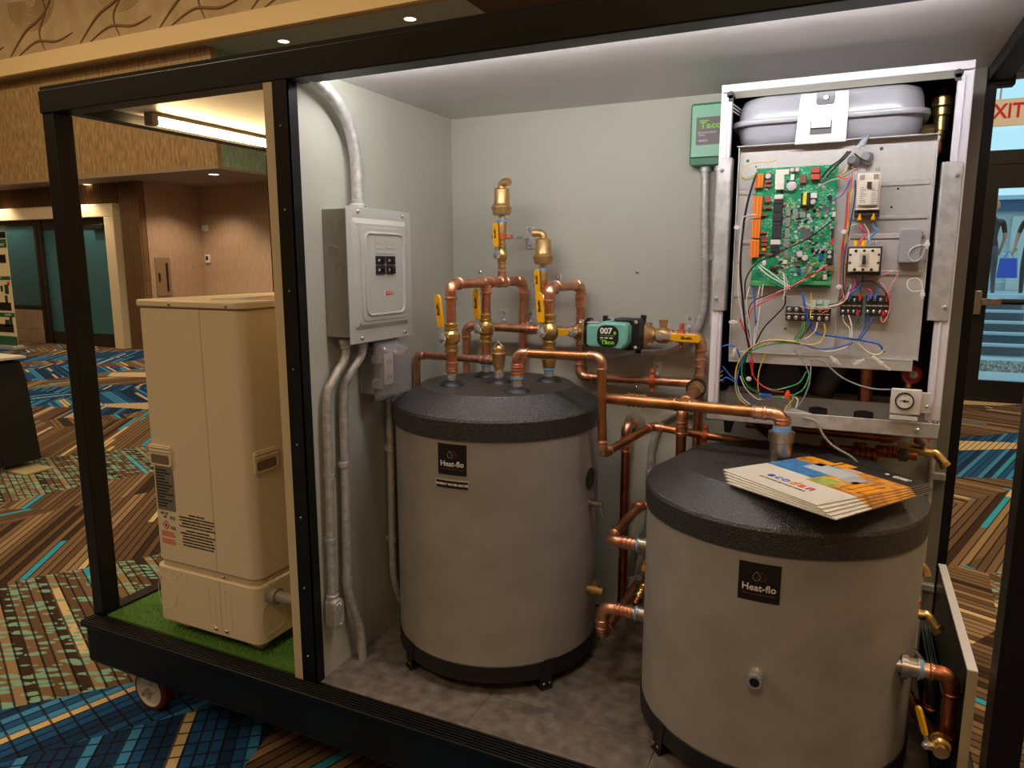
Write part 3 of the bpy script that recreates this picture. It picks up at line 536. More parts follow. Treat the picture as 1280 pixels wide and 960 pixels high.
def outdoor_unit():
    x0, x1, y0, y1 = .284, .712, .026, .83; zb, zm, zt = .38, .575, 1.385
    t = thing('outdoor_unit', 'tall ivory outdoor heat pump unit standing on the turf mat', 'heat pump', ((x0+x1)/2, .4, FL))
    r = .03
    def shell(nm, a, b, c, d, z0, z1, m, rr=r, par=t, bev=.004):
        return MB().prism(rrect(a, b, c, d, rr), z0, z1, M.Identity(4)).out(nm, m, par, bev)
    shell('upper_casing', x0+.006, x1-.006, y0+.006, y1-.006, zm+.004, zt-.022, BEIGE); shell('top_lid', x0, x1, y0, y1, zt-.02, zt, BEIGE)
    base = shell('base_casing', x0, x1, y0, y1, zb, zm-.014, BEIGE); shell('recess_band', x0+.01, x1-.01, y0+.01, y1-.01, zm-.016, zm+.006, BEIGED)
    Tf = frame((0, y0, 0), (1, 0, 0), (0, 0, 1))
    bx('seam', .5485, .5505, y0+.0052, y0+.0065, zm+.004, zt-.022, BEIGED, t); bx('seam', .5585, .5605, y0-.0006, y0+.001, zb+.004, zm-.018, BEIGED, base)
    for x, z in ((.44, zt-.012), (.66, zt-.012)): screw((x, y0, z), (0, -1, 0), .005, t, NICKEL)
    screw((.575, y0+.004, zm-.004), (0, -1, 0), .005, t, NICKEL)
    for x in (.535, .578): screw((x, y0, zb+.02), (0, -1, 0), .006, base, NICKEL)
    def outline(pts, m, par, w=.0009, y=y0): 
        P = [(a, y-.0002, b) for a, b in pts]; MB().tube(P+[P[0]], w, 6).out('embossed_outline', m, par)
    outline([(.31+.055*cos(a)*(.5 if cos(a) < 0 else 1)+.01, .475+.055*sin(a)) for a in [R(k*12) for k in range(30)]], BEIGE, base)
    for cx in (.372, .41): outline([(cx+.013*cos(a), .54+.013*sin(a)) for a in [R(k*20) for k in range(18)]], BEIGE, base)
    for cx in (.525, .59): outline(rrect(cx-.012, cx+.012, .405, .535, .0115), BEIGE, base)
    # finger grips
    def grip(T, par):
        g = MB().prism(rrect(-.046, .046, -.032, .034, .01), -.001, .006, T).out('hand_grip', BEIGE, par, .002)
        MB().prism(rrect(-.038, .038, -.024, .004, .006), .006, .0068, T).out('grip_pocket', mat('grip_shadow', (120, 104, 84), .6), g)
        for k in range(2): MB().prism(rrect(-.043, .043, .012+k*.011, .0165+k*.011, .002), .006, .0085, T).out('grip_rib', BEIGE, g, .001)
    grip(frame((.35, y0+.005, .917), (1, 0, 0), (0, 0, 1)), t); grip(frame((x1-.005, .09, .93), (0, 1, 0), (0, 0, 1)), t)
    # nameplate and warnings
    y = y0+.0055; npl = MB().box(.316, .392, y-.001, y, .745, .88).out('data_plate', mat('silver_grey_plate', (118, 112, 100), .4), t)
    for k in range(13): MB().box(.320, .320+random.uniform(.03, .068), y-.0015, y-.001, .870-k*.0095, .874-k*.0095).out('print_line', BLACKT, npl)
    tf = lambda x, z: frame((x, y-.0002, z), (1, 0, 0), (0, 0, 1))
    text('R32', .014, tf(.375, .722), BLACKT, t); text('A2L', .014, tf(.375, .69), BLACKT, t); text('UK CE\n  HP', .011, tf(.34, .728), BLACKT, t)
    d = MB(); c = (.345, .697)
    for k in range(4):
        a, b = R(90*k), R(90*k+90); d.tube([(c[0]+.014*cos(a), y-.0003, c[1]+.014*sin(a)), (c[0]+.014*cos(b), y-.0003, c[1]+.014*sin(b))], .0009, 6)
    d.out('flammable_diamond', REDT, t); MB().prism([(0, -.006), (.004, -.002), (.002, .001), (.001, .006), (-.002, .002), (-.004, -.003)], 0, .0006, tf(*c)).out('flame_mark', BLACKT, t)
    for k in range(7): 
        if k != 3: MB().box(.322, .322+random.uniform(.052, .062), y-.0006, y, .673-k*.006, .6765-k*.006).out('print_line', mat('orange_print', (214, 110, 84), .5), t)
    L = ['WARNING - RISK OF FIRE', 'FLAMMABLE REFRIGERANT USED. TO BE REPAIRED ONLY', 'BY TRAINED SERVICE PERSONNEL. DO NOT PUNCTURE', 'REFRIGERANT TUBING. DISPOSE OF PROPERLY IN', 'ACCORDANCE WITH FEDERAL OR LOCAL REGULATIONS.', 'AVERTISSEMENT - RISQUE D\'INCENDIE', 'REFRIGERANT INFLAMMABLE UTILISE. LES REPARATIONS', 'DOIVENT ETRE EFFECTUEES PAR DU PERSONNEL', 'D\'ENTRETIEN QUALIFIE. NE PAS PERFORER LE TUBE', 'DE REFRIGERANT. ELIMINER DE FACON APPROPRIEE', 'SELON LES REGLEMENTS FEDERAUX OU LOCAUX.']
    for k, s in enumerate(L): text(s, .0058, tf(.478, .742-k*.0095-(.003 if k > 4 else 0)), BLACKT, t, bold=.0002, sx=.98)
    # right side: pipe stub, knockouts, legs, brochure lies on top separately
    MB().lathe([(0, .024), (.03, .024), (.03, .017), (.13, .017)], (x1, .075, .525), (1, 0, 0), 20).out('pvc_stub', PVC, t)
    MB().tube([(x1+.0003, .08+.014*cos(a), .56-.0+.014*sin(a)) for a in [R(k*20) for k in range(19)]], .0009, 6).out('embossed_outline', BEIGE, t)
    MB().tube([(x1+.0003, a, b) for a, b in rrect(.035, .13, .405, .5, .03)]+[(x1+.0003, .13, .47)], .0009, 6).out('embossed_outline', BEIGE, t)
    for x in (x0+.06, x1-.06):
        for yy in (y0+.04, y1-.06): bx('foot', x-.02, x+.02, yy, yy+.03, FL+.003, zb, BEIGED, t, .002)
    br = thing('brochure', 'printed brochure lying flat on top of the ivory outdoor unit', 'brochure', (.62, .26, zt)); T = frame((.6, .25, zt), (.95, .3, 0), (-.3, .95, 0))
    MB().prism([(-.13, -.1), (.13, -.1), (.13, .1), (-.13, .1)], .0004, .003, T).out('cover', mat('brochure_white', (226, 218, 206), .3), br); MB().prism([(-.02, -.09), (.125, -.09), (.125, .09), (-.02, .09)], .003, .0034, T).out('cover_picture', mat('brochure_orange', (214, 130, 40), .4, var=.4, vscale=30), br); MB().prism([(-.05, -.09), (-.02, -.09), (-.02, .09), (-.05, .09)], .003, .0034, T).out('cover_stripe', mat('brochure_blue', (50, 110, 180), .4), br)
# ------------------------------------------------------------------ tanks
def tank(label, cx, cy, r, zs, zf, feet, a0, sub):
    t = thing('storage_tank', label, 'tank', (cx, cy, FL)); zb = FL+.035; n = 72
    j = MB().lathe([(zb+.035, r), (zs+.01, r)], (cx, cy, 0), (0, 0, 1), n).out('jacket', TANKJ, t)
    MB().lathe([(zb-.002, r-.06), (zb, r+.003), (zb+.045, r+.003), (zb+.047, r-.002)], (cx, cy, 0), (0, 0, 1), n).out('base_band', BAND, t)
    ln = zf-zs
    MB().lathe([(zs-.004, r-.004), (zs-.004, r+.004), (zs+.045, r+.0055), (zs+.052, r+.002), (zf-.006, r*.765), (zf, r*.745), (zf, .001)], (cx, cy, 0), (0, 0, 1), n).out('lid', LID, t, smooth=28)
    for a in feet:
        u = V((cos(R(a)), sin(R(a)), 0)); w = V((-u.y, u.x, 0)); T = frame(V((cx, cy, 0))+u*(r+.004), w, (0, 0, 1))
        f = MB(); f.prism([(-.018, FL), (.018, FL), (.018, FL+.03), (.03, FL+.085), (-.006, FL+.085), (-.018, FL+.03)], -.003, .001, T)
        f.box(-.018, .018, FL, FL+.004, -.03, .006, T=T); f.out('foot', BAND, t, .001)
        for s in (-1, 1): screw(V((cx, cy, FL+.018))+u*(r+.007)+w*s*.009, u, .004, t, NICKEL, 'bolt')
    def plate(nm, ac, zc, w, h, m, off=.0012, name='label_plate', par=t):
        b = MB(); N = 8; vs = []; fs = []
        for i in range(N+1):
            a = R(ac)+(i/N-.5)*w/r
            for z in (zc-h/2, zc+h/2):
                for q in (r, r+off): vs.append((cx+q*cos(a), cy+q*sin(a), z))
        for i in range(N):
            b4 = i*4; c4 = b4+4; fs += [(b4+1, c4+1, c4+3, b4+3), (b4, b4+2, c4+2, c4), (b4+2, b4+3, c4+3, c4+2), (b4, c4, c4+1, b4+1)]
        fs += [(0, 1, 3, 2), (N*4, N*4+2, N*4+3, N*4+1)]
        return b.add(vs, fs).out(name, m, par)
    def bend(ac, zc, off=.0016):
        def f(c): a = R(ac)+c.x/r; return V((cx+(r+off+c.z)*cos(a), cy+(r+off+c.z)*sin(a), zc+c.y))
        return f
    zc = zs-.056 if sub else zs-.066; KB = mat('black_label', (20, 15, 16), .4)
    p = plate('', a0, zc, .082, .082, KB)
    text('Heat-flo', .0205, None, WHITET, p, bend=bend(a0, zc-.012), bold=.0003)
    for s, m in ((-1, mat('drop_grey', (150, 160, 170), .5)), (1, mat('drop_red', (140, 36, 44), .5))):
        b = bend(a0, zc+.014); P = [b(V((s*.0052+.0075*sin(k)*(1 if cos(k) < 0 else max(0, 1-cos(k))**.6), -.002-.0085*(-cos(k)) if cos(k) < 0 else -.002+.011*cos(k), 0))) for k in [R(q*15) for q in range(25)]]
        MB().tube(P, .0005, 5).out('drop_mark', m, p)
    b = bend(a0, zc-.026); MB().tube([b(V((x, 0, 0))) for x in (-.032, -.016, 0, .016, .033)], .0005, 5).out('red_underline', mat('drop_red', (140, 36, 44), .5), p)
    if sub:
        p = plate('', a0-.5, zc-.066, .098, .024, mat('cream_plate', (190, 178, 160), .4)); p2 = plate('', a0-.3, zc-.067, .092, .019, KB, .002, 'plate_face', p)
        text('INDIRECT WATER HEATER', .0078, None, WHITET, p2, bend=bend(a0-.3, zc-.067, .0022), bold=.0003)
    return t, plate
def stub(t, x, y, z, r=.0145, tape=True):
    MB().lathe([(0, r*2.6), (.003, r*2.5), (.014, r*1.35), (.015, r)], (x, y, z), (0, 0, 1), 20).out('rubber_boot', BAND, t); MB().lathe([(.01, r), (.034, r)], (x, y, z), (0, 0, 1), 18).out('port_nipple', CHROME, t)
    if tape: MB().lathe([(.032, r*1.05), (.034, r*1.2), (.04, r*1.2), (.042, r*1.05)], (x, y, z), (0, 0, 1), 18).out('sealant_ring', BLUET, t)
A = (1.181, .348); B = (1.195, .535); Dp = (1.394, .332); E = (1.406, .532); Cc = (1.283, .446)
def tanks():
    t, pl = tank('rear grey tank with indirect water heater plate, five pipe ports on its black lid', 1.284, .434, .297, 1.046, 1.145, (-38, -122, 60, 150), -87, True)
    for i, (x, y) in enumerate((A, B, Dp, E, Cc)): stub(t, x, y, 1.145, tape=i not in (0, 4))
    u = V((cos(R(-4)), sin(R(-4)), 0)); c = V((1.284, .434, 0))
    MB().lathe([(0, .03), (.002, .03)], c+u*.297+V((0, 0, .90)), u, 24).out('port_cap', BAND, t); 
    MB().lathe([(0, .013), (.006, .013), (.006, .009), (.03, .009), (.03, .006), (.038, .006)], c+u*.297+V((0, 0, .83)), u, 14).out('sensor_well', NICKEL, t)
    MB().tube(smooth_path([c+u*.33+V((0, 0, .825)), c+u*.335+V((0, .01, .79)), c+u*.35+V((0, .1, .72)), c+u*.33+V((0, .2, .6))]), .0022, 6).out('sensor_lead', WC['grey'], t)
    dr = MB().lathe([(0, .011), (.012, .011), (.012, .016), (.03, .016), (.03, .012), (.048, .012)], c+u*.297+V((0, 0, .575)), u, 16).out('drain_valve', BRASS, t); MB().lathe([(0, .008), (.018, .008), (.018, .012), (.022, .012)], c+u*.318+V((0, 0, .58)), (0, 0, 1), 12).out('drain_stem', BRASS, dr)
    t, pl = tank('front grey tank with brochures on its black lid', 2.079, .347, .309, .915, 1.02, (-135, -30, 50, 130), -91, False)
    MB().lathe([(0, .026), (.05, .026), (.05, .021), (.052, .03), (.075, .03), (.078, .025)], (2.075, .357, 1.02), (0, 0, 1), 24).out('port_collar', NICKEL, t); MB().lathe([(.078, .021), (.09, .021)], (2.075, .357, 1.02), (0, 0, 1), 20).out('sealant_ring', BLUET, t)
    MB().tube([(1.945+.016*cos(R(a)), .303+.012*sin(R(a)), 1.0205) for a in range(200, 345, 12)], .0015, 6).out('vent_slot', BLACKP, t)
    sp = MB().lathe([(0, .016), (.006, .016), (.006, .0125), (.03, .0125), (.03, .0145), (.036, .0145), (.036, .01), (.02, .0095)], (2.079, .04, .648), (0, -1, 0), 20).out('tapping_nipple', CHROME, t); MB().lathe([(.0365, .0098), (.0368, .0098)], (2.079, .04, .648), (0, -1, 0), 16).out('bore', BLACKP, sp)
    # side couplings of the front tank
    for x0, y0, z, d in ((1.778, .347, .758, -1), (1.778, .347, .565, -1), (2.352, .2, .65, 1)):
        b = MB().lathe([(-.012, .016), (0, .016), (.0, .026), (.012, .026), (.012, .021), (.03, .021), (.03, .024), (.034, .024)], (x0, y0, z), (d, 0, 0), 20); b.out('side_port', NICKEL, t)
        MB().lathe([(.034, .018), (.034, .0195), (.041, .0195), (.041, .018)], (x0, y0, z), (d, 0, 0), 20).out('sealant_ring', BLUET, t)
    # brochures
    u = V((.203, -.169, 0)).normalized(); v = V((.132, .295, 0)).normalized(); c0 = V((2.006, .152, 0)); 
    for k in range(5):
        z = 1.0215+k*.0032; o = c0+u*(.132+(4-k)*.006)+v*(.162-(4-k)*.004); T = frame(V((o.x, o.y, z)), u, v) @ M.Rotation(R((4-k)*1.6), 4, 'Z')
        lb = 'topmost ecodan brochure on the front tank lid, white and blue cover' if k == 4 else ['undermost brochure of the stack on the front tank lid, its dark cover edge showing', 'second brochure from the bottom of the stack on the front tank lid', 'middle brochure of the stack on the front tank lid', 'brochure just beneath the topmost one on the front tank lid'][k]
        lb = lb.replace('ecodan ', '')
        b = thing('brochure', lb, 'brochure', (o.x, o.y, z), 'brochures stacked on the front tank')
        MB().box(-.13, .13, -.16, .16, 0, .0026, T=T).out('pages', mat('paper_white', (224, 220, 210), .4), b, .0004)
        cv = MB().box(-.131, .131, -.161, .161, .0026, .003, T=T).out('cover', mat('cover_cream', (226, 220, 206), .25), b)
        def q(nm, x0, x1, y0, y1, m, h=.0034): MB().box(x0, x1, y0, y1, .003, h, T=T).out(nm, m, cv)
        q('dark_corner', -.131, .131, .1, .161, mat('cover_dark', (36, 34, 36), .25)); q('blue_picture', -.131, .0, -.03, .1, mat('cover_water_blue', (60, 122, 184), .3, var=.45, vscale=60))
        q('picture_field', 0, .131, -.05, .1, mat('cover_orange', (216, 140, 50), .3, var=.6, vscale=45))
        if k == 4:
            q('pale_picture', -.075, .035, .02, .075, mat('cover_pale', (190, 196, 204), .3), .0037); q('pale_picture', -.02, .02, .03, .1, mat('cover_skin', (206, 176, 150), .3), .0036); q('green_picture', .005, .06, -.048, .0, mat('cover_green', (160, 176, 80), .3, var=.4, vscale=60), .0037)
            q('orange_picture', -.131, -.055, .055, .1, mat('cover_orange2', (206, 140, 60), .3, var=.6, vscale=70), .0037); q('amber_window', -.06, -.015, .105, .125, mat('cover_amber', (238, 158, 20), .3), .0037); q('amber_window', -.125, -.02, .083, .105, mat('cover_amber', (238, 158, 20), .3), .0038); q('mullion', -.05, -.045, .08, .13, BLACKT, .0039)
            q('grey_picture', .03, .075, .01, .06, mat('cover_grey', (170, 168, 176), .3), .0038); q('amber_window', .06, .125, -.02, .03, mat('cover_amber', (238, 158, 20), .3), .0038)
            for i in range(3): q('mullion', .07+i*.02, .073+i*.02, -.03, .05, mat('cover_brown', (120, 60, 24), .3), .0039)
            for ch, x, m in (('e', -.052, mat('letter_indigo', (60, 66, 160), .4)), ('c', -.032, mat('letter_blue', (60, 110, 190), .4)), ('o', -.011, mat('letter_blue', (60, 110, 190), .4)), ('d', .011, mat('letter_amber', (232, 140, 40), .4)), ('a', .033, mat('letter_orange', (226, 90, 50), .4)), ('n', .055, mat('letter_crimson', (200, 40, 70), .4))):
                text(ch, .037, T @ M.Translation((x, -.092, .0036)), m, cv, bold=.0004)
            text('AIR SOURCE HEAT PUMP SYSTEMS', .008, T @ M.Translation((.0, -.118, .0034)), mat('letter_grey', (90, 80, 80), .4), cv)
            text('MITSUBISHI\nELECTRIC', .008, T @ M.Translation((.085, .135, .0036)), WHITET, cv, bold=.0002); q('logo_mark', .045, .053, .134, .142, WHITET, .0037)
# ------------------------------------------------------------------ pipework
RP = .0143
def piping():
    zt = 1.179
    # header over the left ports
    run = pipe_run('copper_header', 'copper header looping over the two left ports, carrying the taller air vent', [(*A, 1.182), (*A, 1.432), (1.222, .75, 1.432), (1.222, .75, .7)], RP)
    coupling((*A, 1.197), (0, 0, 1), .034, RP, run, n=4); 
    p = V((*B, 1.432)); p = V((1.196, .535, 1.432)); d = V((.041, .402, 0)); tee(p, d, (0, 0, -1), .075, RP, run); tee((1.2075, .622, 1.432), d, (0, 0, 1), .06, RP, run, rb=.011); MB().tube([(1.1955, .535, 1.18), (1.1955, .535, 1.405)], RP, 16).out('pipe', COPPER, run)
    coupling((*B, 1.197), (0, 0, 1), .034, RP, run)
    ball_valve('yellow-handled ball valve on the front left riser above the rear tank', (*A, 1.281), (0, 0, 1), .088, RP, (-.25, -.97, 0), (-.12, 0, 1), .124, .024, 'valves on the rear tank risers')
    ball_valve('yellow-handled ball valve on the back left riser, under the header tee', (*B, 1.292), (0, 0, 1), .095, RP, (-.25, -.97, 0), (-.06, 0, 1), .122, .024, 'valves on the rear tank risers')
    run = pipe_run('copper_header', 'short copper header looping back from the right port, behind the pump', [(*E, 1.215), (*E, 1.421), (1.424, .75, 1.421), (1.424, .75, 1.128), (1.812, .722, 1.137)], RP)
    coupling((1.424, .75, 1.37), (0, 0, 1), .05, RP, run); 
    MB().lathe([(0, .02), (.012, .02), (.012, .023), (.024, .023), (.024, .019), (.03, .019)], (*E, 1.187), (0, 0, 1), 8).out('union_nut', BRASS, run)
    ball_valve('yellow-handled ball valve on the right riser, beside the pump inlet', (*E, 1.29), (0, 0, 1), .11, RP, (-.25, -.97, 0), (-.09, 0, 1), .118, .024, 'valves on the rear tank risers')
    # air vents
    def vent(x, y, z, label, lv, ev, top, zj):
        t = thing('air_vent', label, 'air vent', (x, y, zj))
        MB().tube([(x, y, z+.08), (x, y, z+.128)], .0095, 14).out('pipe', BRASS, t); coupling((x, y, z+.106), (0, 0, 1), .026, .0095, t, BRASS, 2)
        MB().lathe([(.125, .0105), (.13, .0145), (.15, .0155), (.165, .0165), (.175, .0165), (.178, .014)], (x, y, z-.01), (0, 0, 1), 8).out('adapter', BRONZE, t); MB().lathe([(.176, .0155), (.184, .0155)], (x, y, z-.01), (0, 0, 1), 18).out('sealant_ring', BLUET, t)
        b = MB().lathe([(.182, .011), (.195, .011), (.196, .026), (.203, .029), (.21, .029), (.214, .0315), (.222, .0315), (.228, .026), (.232, .024), (.272, .024), (.276, .02), (.277, .001)], (x, y, z-.01), (0, 0, 1), 28).out('vent_body', BRONZE, t)
        o = V((x, y, z+.262)); MB().tube(smooth_path([o, o+V((0, 0, .012)), o+V(ev)*.008+V((0, 0, .02)), o+V(ev)*.034+V((0, 0, .021))], 4), .0118, 14).out('outlet_elbow', BRONZE, t)
        return t
    ball_valve('small yellow-handled valve under the taller air vent', (1.2075, .622, 1.513), (0, 0, 1), .085, .0095, (-.25, -.97, 0), (-.06, 0, 1), .1, .019, 'valves under the air vents')
    vent(1.2075, .622, 1.45, 'taller brass air vent standing on the left copper header', None, (.9, -.35, 0), 0, 1.53)
    ball_valve('small yellow-handled valve under the lower air vent, behind the right riser', (1.312, .705, 1.372), (0, 0, 1), .085, .0095, (-.25, -.97, 0), (-.06, 0, 1), .1, .019, 'valves under the air vents')
    vent(1.312, .705, 1.30, 'lower brass air vent standing on the back wall pipe', None, (-1, -.1, 0), 0, 1.38)
    strap((1.2075, .622, 1.57), (0, 0, 1), (1.232, D, 1.572), .0125, 'galvanised bracket and orange clamp holding the taller air vent'); strap((1.312, .71, 1.42), (0, 0, 1), (1.329, D, 1.42), .0125, 'galvanised bracket and orange clamp holding the lower air vent')
    for x, y, a, b in ((1.2075, .622, 1.445, 1.48), (1.312, .705, 1.29, 1.34)): pass
    # supply line along the back wall through the pump
    Y = .71
    run = pipe_run('back_wall_pipe', 'copper pipe along the back wall feeding the pump from the left', [(1.03, Y, .6), (1.03, Y, 1.282), (1.405, Y, 1.277)], RP); tee((1.312, Y, 1.279), (1, 0, 0), (0, 0, 1), .05, RP, run, rb=.011); coupling((1.265, Y, 1.279), (1, 0, 0), .028, RP, run, n=2)
    run = pipe_run('pump_outlet_pipe', 'copper pipe dropping from the pump outlet behind the white control unit', [(1.76, Y, 1.276), (1.813, Y, 1.276), (1.813, Y, .5)], RP); coupling((1.813, Y, 1.2), (0, 0, 1), .035, RP, run, n=2); coupling((1.813, Y, 1.14), (0, 0, 1), .06, RP, run, n=4)
    for q, lb in (((1.137, Y, 1.2805), 'bracket between the tall left risers'), ((1.235, Y, 1.2795), 'bracket just right of the riser descending behind the rear tank')):
        strap(q, (1, 0, 0), (q[0]+.0, D, 1.30), RP, 'galvanised '+lb+' on the back wall', ring=False)
    strap((1.755, Y, 1.276), (1, 0, 0), (1.762, D, 1.30), RP, 'galvanised bracket with orange clamp right of the pump'); strap((1.668, .73, 1.134), (1, 0, 0), (1.668, D, 1.15), RP, 'galvanised bracket with orange clamp on the pipe below the pump')
    # pump
    t = thing('circulator_pump', 'teal circulator pump with black oval badge on the back wall pipe', 'pump', (1.54, .7, 1.27)); zc = 1.277
    MB().lathe([(-.012, .036), (0, .036), (0, .02), (.03, .024), (.05, .045), (.1, .045), (.12, .024), (.15, .02), (.15, .036), (.162, .036)], (1.475, Y, zc), (1, 0, 0), 22).out('volute', BLACKP, t)
    MB().lathe([(0, .042), (.035, .046), (.045, .038)], (1.55, Y, zc), (0, -1, 0), 24).out('motor_neck', BLACKP, t)
    for x in (1.468, 1.634):
        MB().prism([(-.045, -.012), (-.03, -.03), (.03, -.03), (.045, -.012), (.045, .012), (.03, .03), (-.03, .03), (-.045, .012)], -.007, .007, frame((x, Y, zc), (0, 0, 1), (0, 1, 0))).out('flange', BLACKP, t, .002)
        for s in (-1, 1): MB().lathe([(-.02, .006), (.022, .006)], (x+(.012 if x > 1.5 else -.012), Y-.004, zc+s*.034), (1, 0, 0), 6).out('flange_bolt', CHROME, t)
    MB().tube([(1.63, Y-.02, zc-.055), (1.645, Y-.02, zc+.06)], .009, 8).out('flange_lug', BLACKP, t)
    Tp = frame((1.572, .57, 1.284), (1, .0, 0), (0, 0, 1))
    h = MB().prism([(-.066, -.03), (-.055, -.037), (.04, -.042), (.052, -.03), (.058, -.02), (.058, .024), (.05, .036), (-.02, .038), (-.03, .031), (-.066, .03)], -.09, 0, Tp).out('motor_housing', TEALP, t, .006)
    MB().prism([(-.069, -.032), (-.062, -.032), (-.062, .033), (-.069, .033)], -.09, -.004, Tp).out('end_gasket', BLACKP, t, .001); MB().prism(rrect(.0, .08, -.046, .046, .012), -.105, -.045, Tp).out('rear_shell', BLACKP, t, .004)
    for sx, sz in ((.07, .037), (.07, -.037), (-.02, -.04), (.0, .043)): screw(Tp @ V((sx, sz, -.045)), (0, -1, 0), .006, t)
    bd = MB().prism(rrect(-.031, .033, -.034, .029, .022), 0, .0025, Tp).out('badge', BLACKT, h); q = lambda x, z, k=.0026: Tp @ M.Translation((x, z, k))
    text('007', .024, q(-.004, .012), WHITET, bd, bold=.0008); text('e', .018, q(.022, .009), GREENT, bd, bold=.0005); text('ECM  HIGH-EFFICIENCY', .004, q(0, -.001), GREENT, bd); text('Taco', .017, q(.001, -.02), GREENT, bd, bold=.0006, sx=1.2); MB().prism([(-.017, -.014), (-.002, -.014), (-.001, -.0165), (-.018, -.0165)], .0024, .003, Tp).out('logo_bar', GREENT, bd)
    for k in range(3): MB().prism([(-.022+k*.014, -.006), (-.012+k*.014, -.006), (-.012+k*.014, -.009), (-.022+k*.014, -.009)], .0024, .003, Tp).out('badge_print', WHITET, bd)
    MB().box(-.066, -.03, .031, .037, -.05, -.01, T=Tp).out('terminal_cap', mat('clear_grey_cap', (170, 172, 176), .2), t, .002); MB().box(-.035, -.022, .034, .052, -.07, -.06, T=Tp).out('clip', BLACKP, t, .001)
    # flexible whip and conduit to the zone controller
    c = thing('pump_conduit', 'grey liquid-tight conduit from the pump curving up to the green controller', 'conduit', (1.6, .76, 1.22))
    P = smooth_path([(1.49, .66, 1.215), (1.53, .70, 1.203), (1.575, .74, 1.207), (1.60, .76, 1.212)], 10); MB().tube(P, [.007+.0012*(i % 2) for i in range(len(P))], 12).out('flex_whip', GALV, c)
    MB().lathe([(0, .010), (.02, .012), (.025, .014), (.035, .014), (.035, .012), (.05, .012)], (1.595, .76, 1.212), (1, 0, .03), 14).out('connector', GALV, c)
    MB().tube(smooth_path([(1.62, .765, 1.213), (1.69, .767, 1.219), (1.735, .767, 1.237), (1.775, .767, 1.272), (1.80, .767, 1.33), (1.806, .767, 1.42), (1.798, .767, 1.6), (1.793, .767, 1.76)], 8), .0115, 14).out('conduit', GALVD, c)
    for z in (1.36, 1.50): MB().lathe([(-.007, .013), (.007, .013)], (1.803, .767, z), (0, 0, 1), 14).out('clip', GALV, c)
    # isolation flanges with valves
    t = ball_valve('isolation flange valve left of the pump with a short yellow handle', (1.428, Y, zc), (1, 0, 0), .05, .013, (0, -1, 0), (-1, 0, 0), .07, .022, 'pump isolation valves', txt=False, bm=BRONZE, name='flange_valve'); bx('flange', 1.452, 1.460, Y-.03, Y+.03, zc-.04, zc+.04, BRONZE, t, .003)
    t = ball_valve('bronze isolation flange valve right of the pump with a long yellow handle', (1.70, Y, zc), (1, 0, 0), .1, .0135, (0, -1, 0), (1, 0, -.03), .118, .023, 'pump isolation valves', bm=BRONZE, name='flange_valve')
    MB().lathe([(0, .02), (0, .038), (.008, .04), (.012, .036), (.03, .022)], (1.642, Y, zc), (1, 0, 0), 24).out('flange', BRONZE, t); MB().lathe([(0, .011), (.026, .011), (.026, .0135), (.036, .0135)], (1.7, Y, zc+.01), (0, 0, 1), 14).out('drain_cap', BRONZE, t)
    # relief valve and its discharge
    run = pipe_run('relief_discharge_pipe', 'thin copper pipe from the relief valve down the left side of the rear tank', [(1.262, .446, 1.208), (.965, .50, 1.203), (.965, .50, .95)], .0112); coupling((1.235, .451, 1.2075), (1, -.18, 0), .04, .0112, run, n=2)
    t = thing('relief_valve', 'bronze relief valve on the middle port of the rear tank lid', 'valve', (*Cc, 1.179)); MB().lathe([(0, .012), (.012, .012), (.014, .016), (.035, .019), (.045, .02), (.05, .022), (.056, .022), (.058, .0185), (.07, .0185), (.072, .012), (.078, .009)], (*Cc, 1.175), (0, 0, 1), 16).out('body', BRONZE, t)
    MB().lathe([(0, .012), (.024, .0135), (.03, .0135)], (*Cc, 1.208), (-1, .15, 0), 14).out('side_outlet', BRONZE, t); MB().lathe([(.03, .0145), (.036, .0145)], (*Cc, 1.208), (-1, .15, 0), 14).out('sealant_ring', BLUET, t)
    MB().tube([(1.27, .44, 1.25), (1.283, .44, 1.265), (1.296, .446, 1.25)], .0028, 8).out('test_lever', CHROME, t)
    # cold feed over the front: D port to the diagonal
    run = pipe_run('domestic_feed_pipe', 'weathered copper pipe crossing the rear tank lid, dropping, then angling back to the wall', [(*Dp, 1.182), (*Dp, 1.250), (1.632, .335, 1.252), (1.640, .335, .995), (1.700, .615, 1.018), (2.16, .615, .985)], .0116, COPPERD)
    coupling((*Dp, 1.199), (0, 0, 1), .038, .0135, run, n=4)
    strap((1.853, .615, 1.007), (1, 0, 0), (1.90, D, 1.0), .0118, 'orange clamp on the thin pipe behind the front tank', plate=False)
    # large run into the front tank
    run = pipe_run('front_tank_feed', 'large copper pipe running level into the top of the front tank', [(1.622, .372, 1.138), (2.075, .357, 1.137), (2.075, .357, 1.108)], RP, COPPERD); coupling((1.715, .378, 1.138), (1, 0, 0), .055, RP, run, COPPERD, 4)
    tee((1.838, .371, 1.138), (1, -.05, 0), (0, 1, 0), .07, RP, run, m=COPPERD); MB().tube([(1.838, .37, 1.138), (1.822, .62, 1.138)], RP, 16).out('pipe', COPPERD, run); coupling((2.02, .36, 1.137), (1, 0, 0), .03, RP, run, n=2); coupling((2.075, .357, 1.113), (0, 0, 1), .038, .0155, run, n=4)
    MB().lathe([(0, .017), (.012, .021), (.03, .021), (.035, .024)], (1.825, .575, 1.138), (-.06, 1, 0), 12).out('union_nut', BRASS, run); MB().lathe([(0, .027), (.035, .027), (.04, .022)], (1.821, .61, 1.138), (-.06, 1, 0), 18).out('union_ring', BLACKP, run); MB().tube([(1.819, .645, 1.138), (1.815, .70, 1.138)], RP, 14).out('pipe', COPPERD, run)
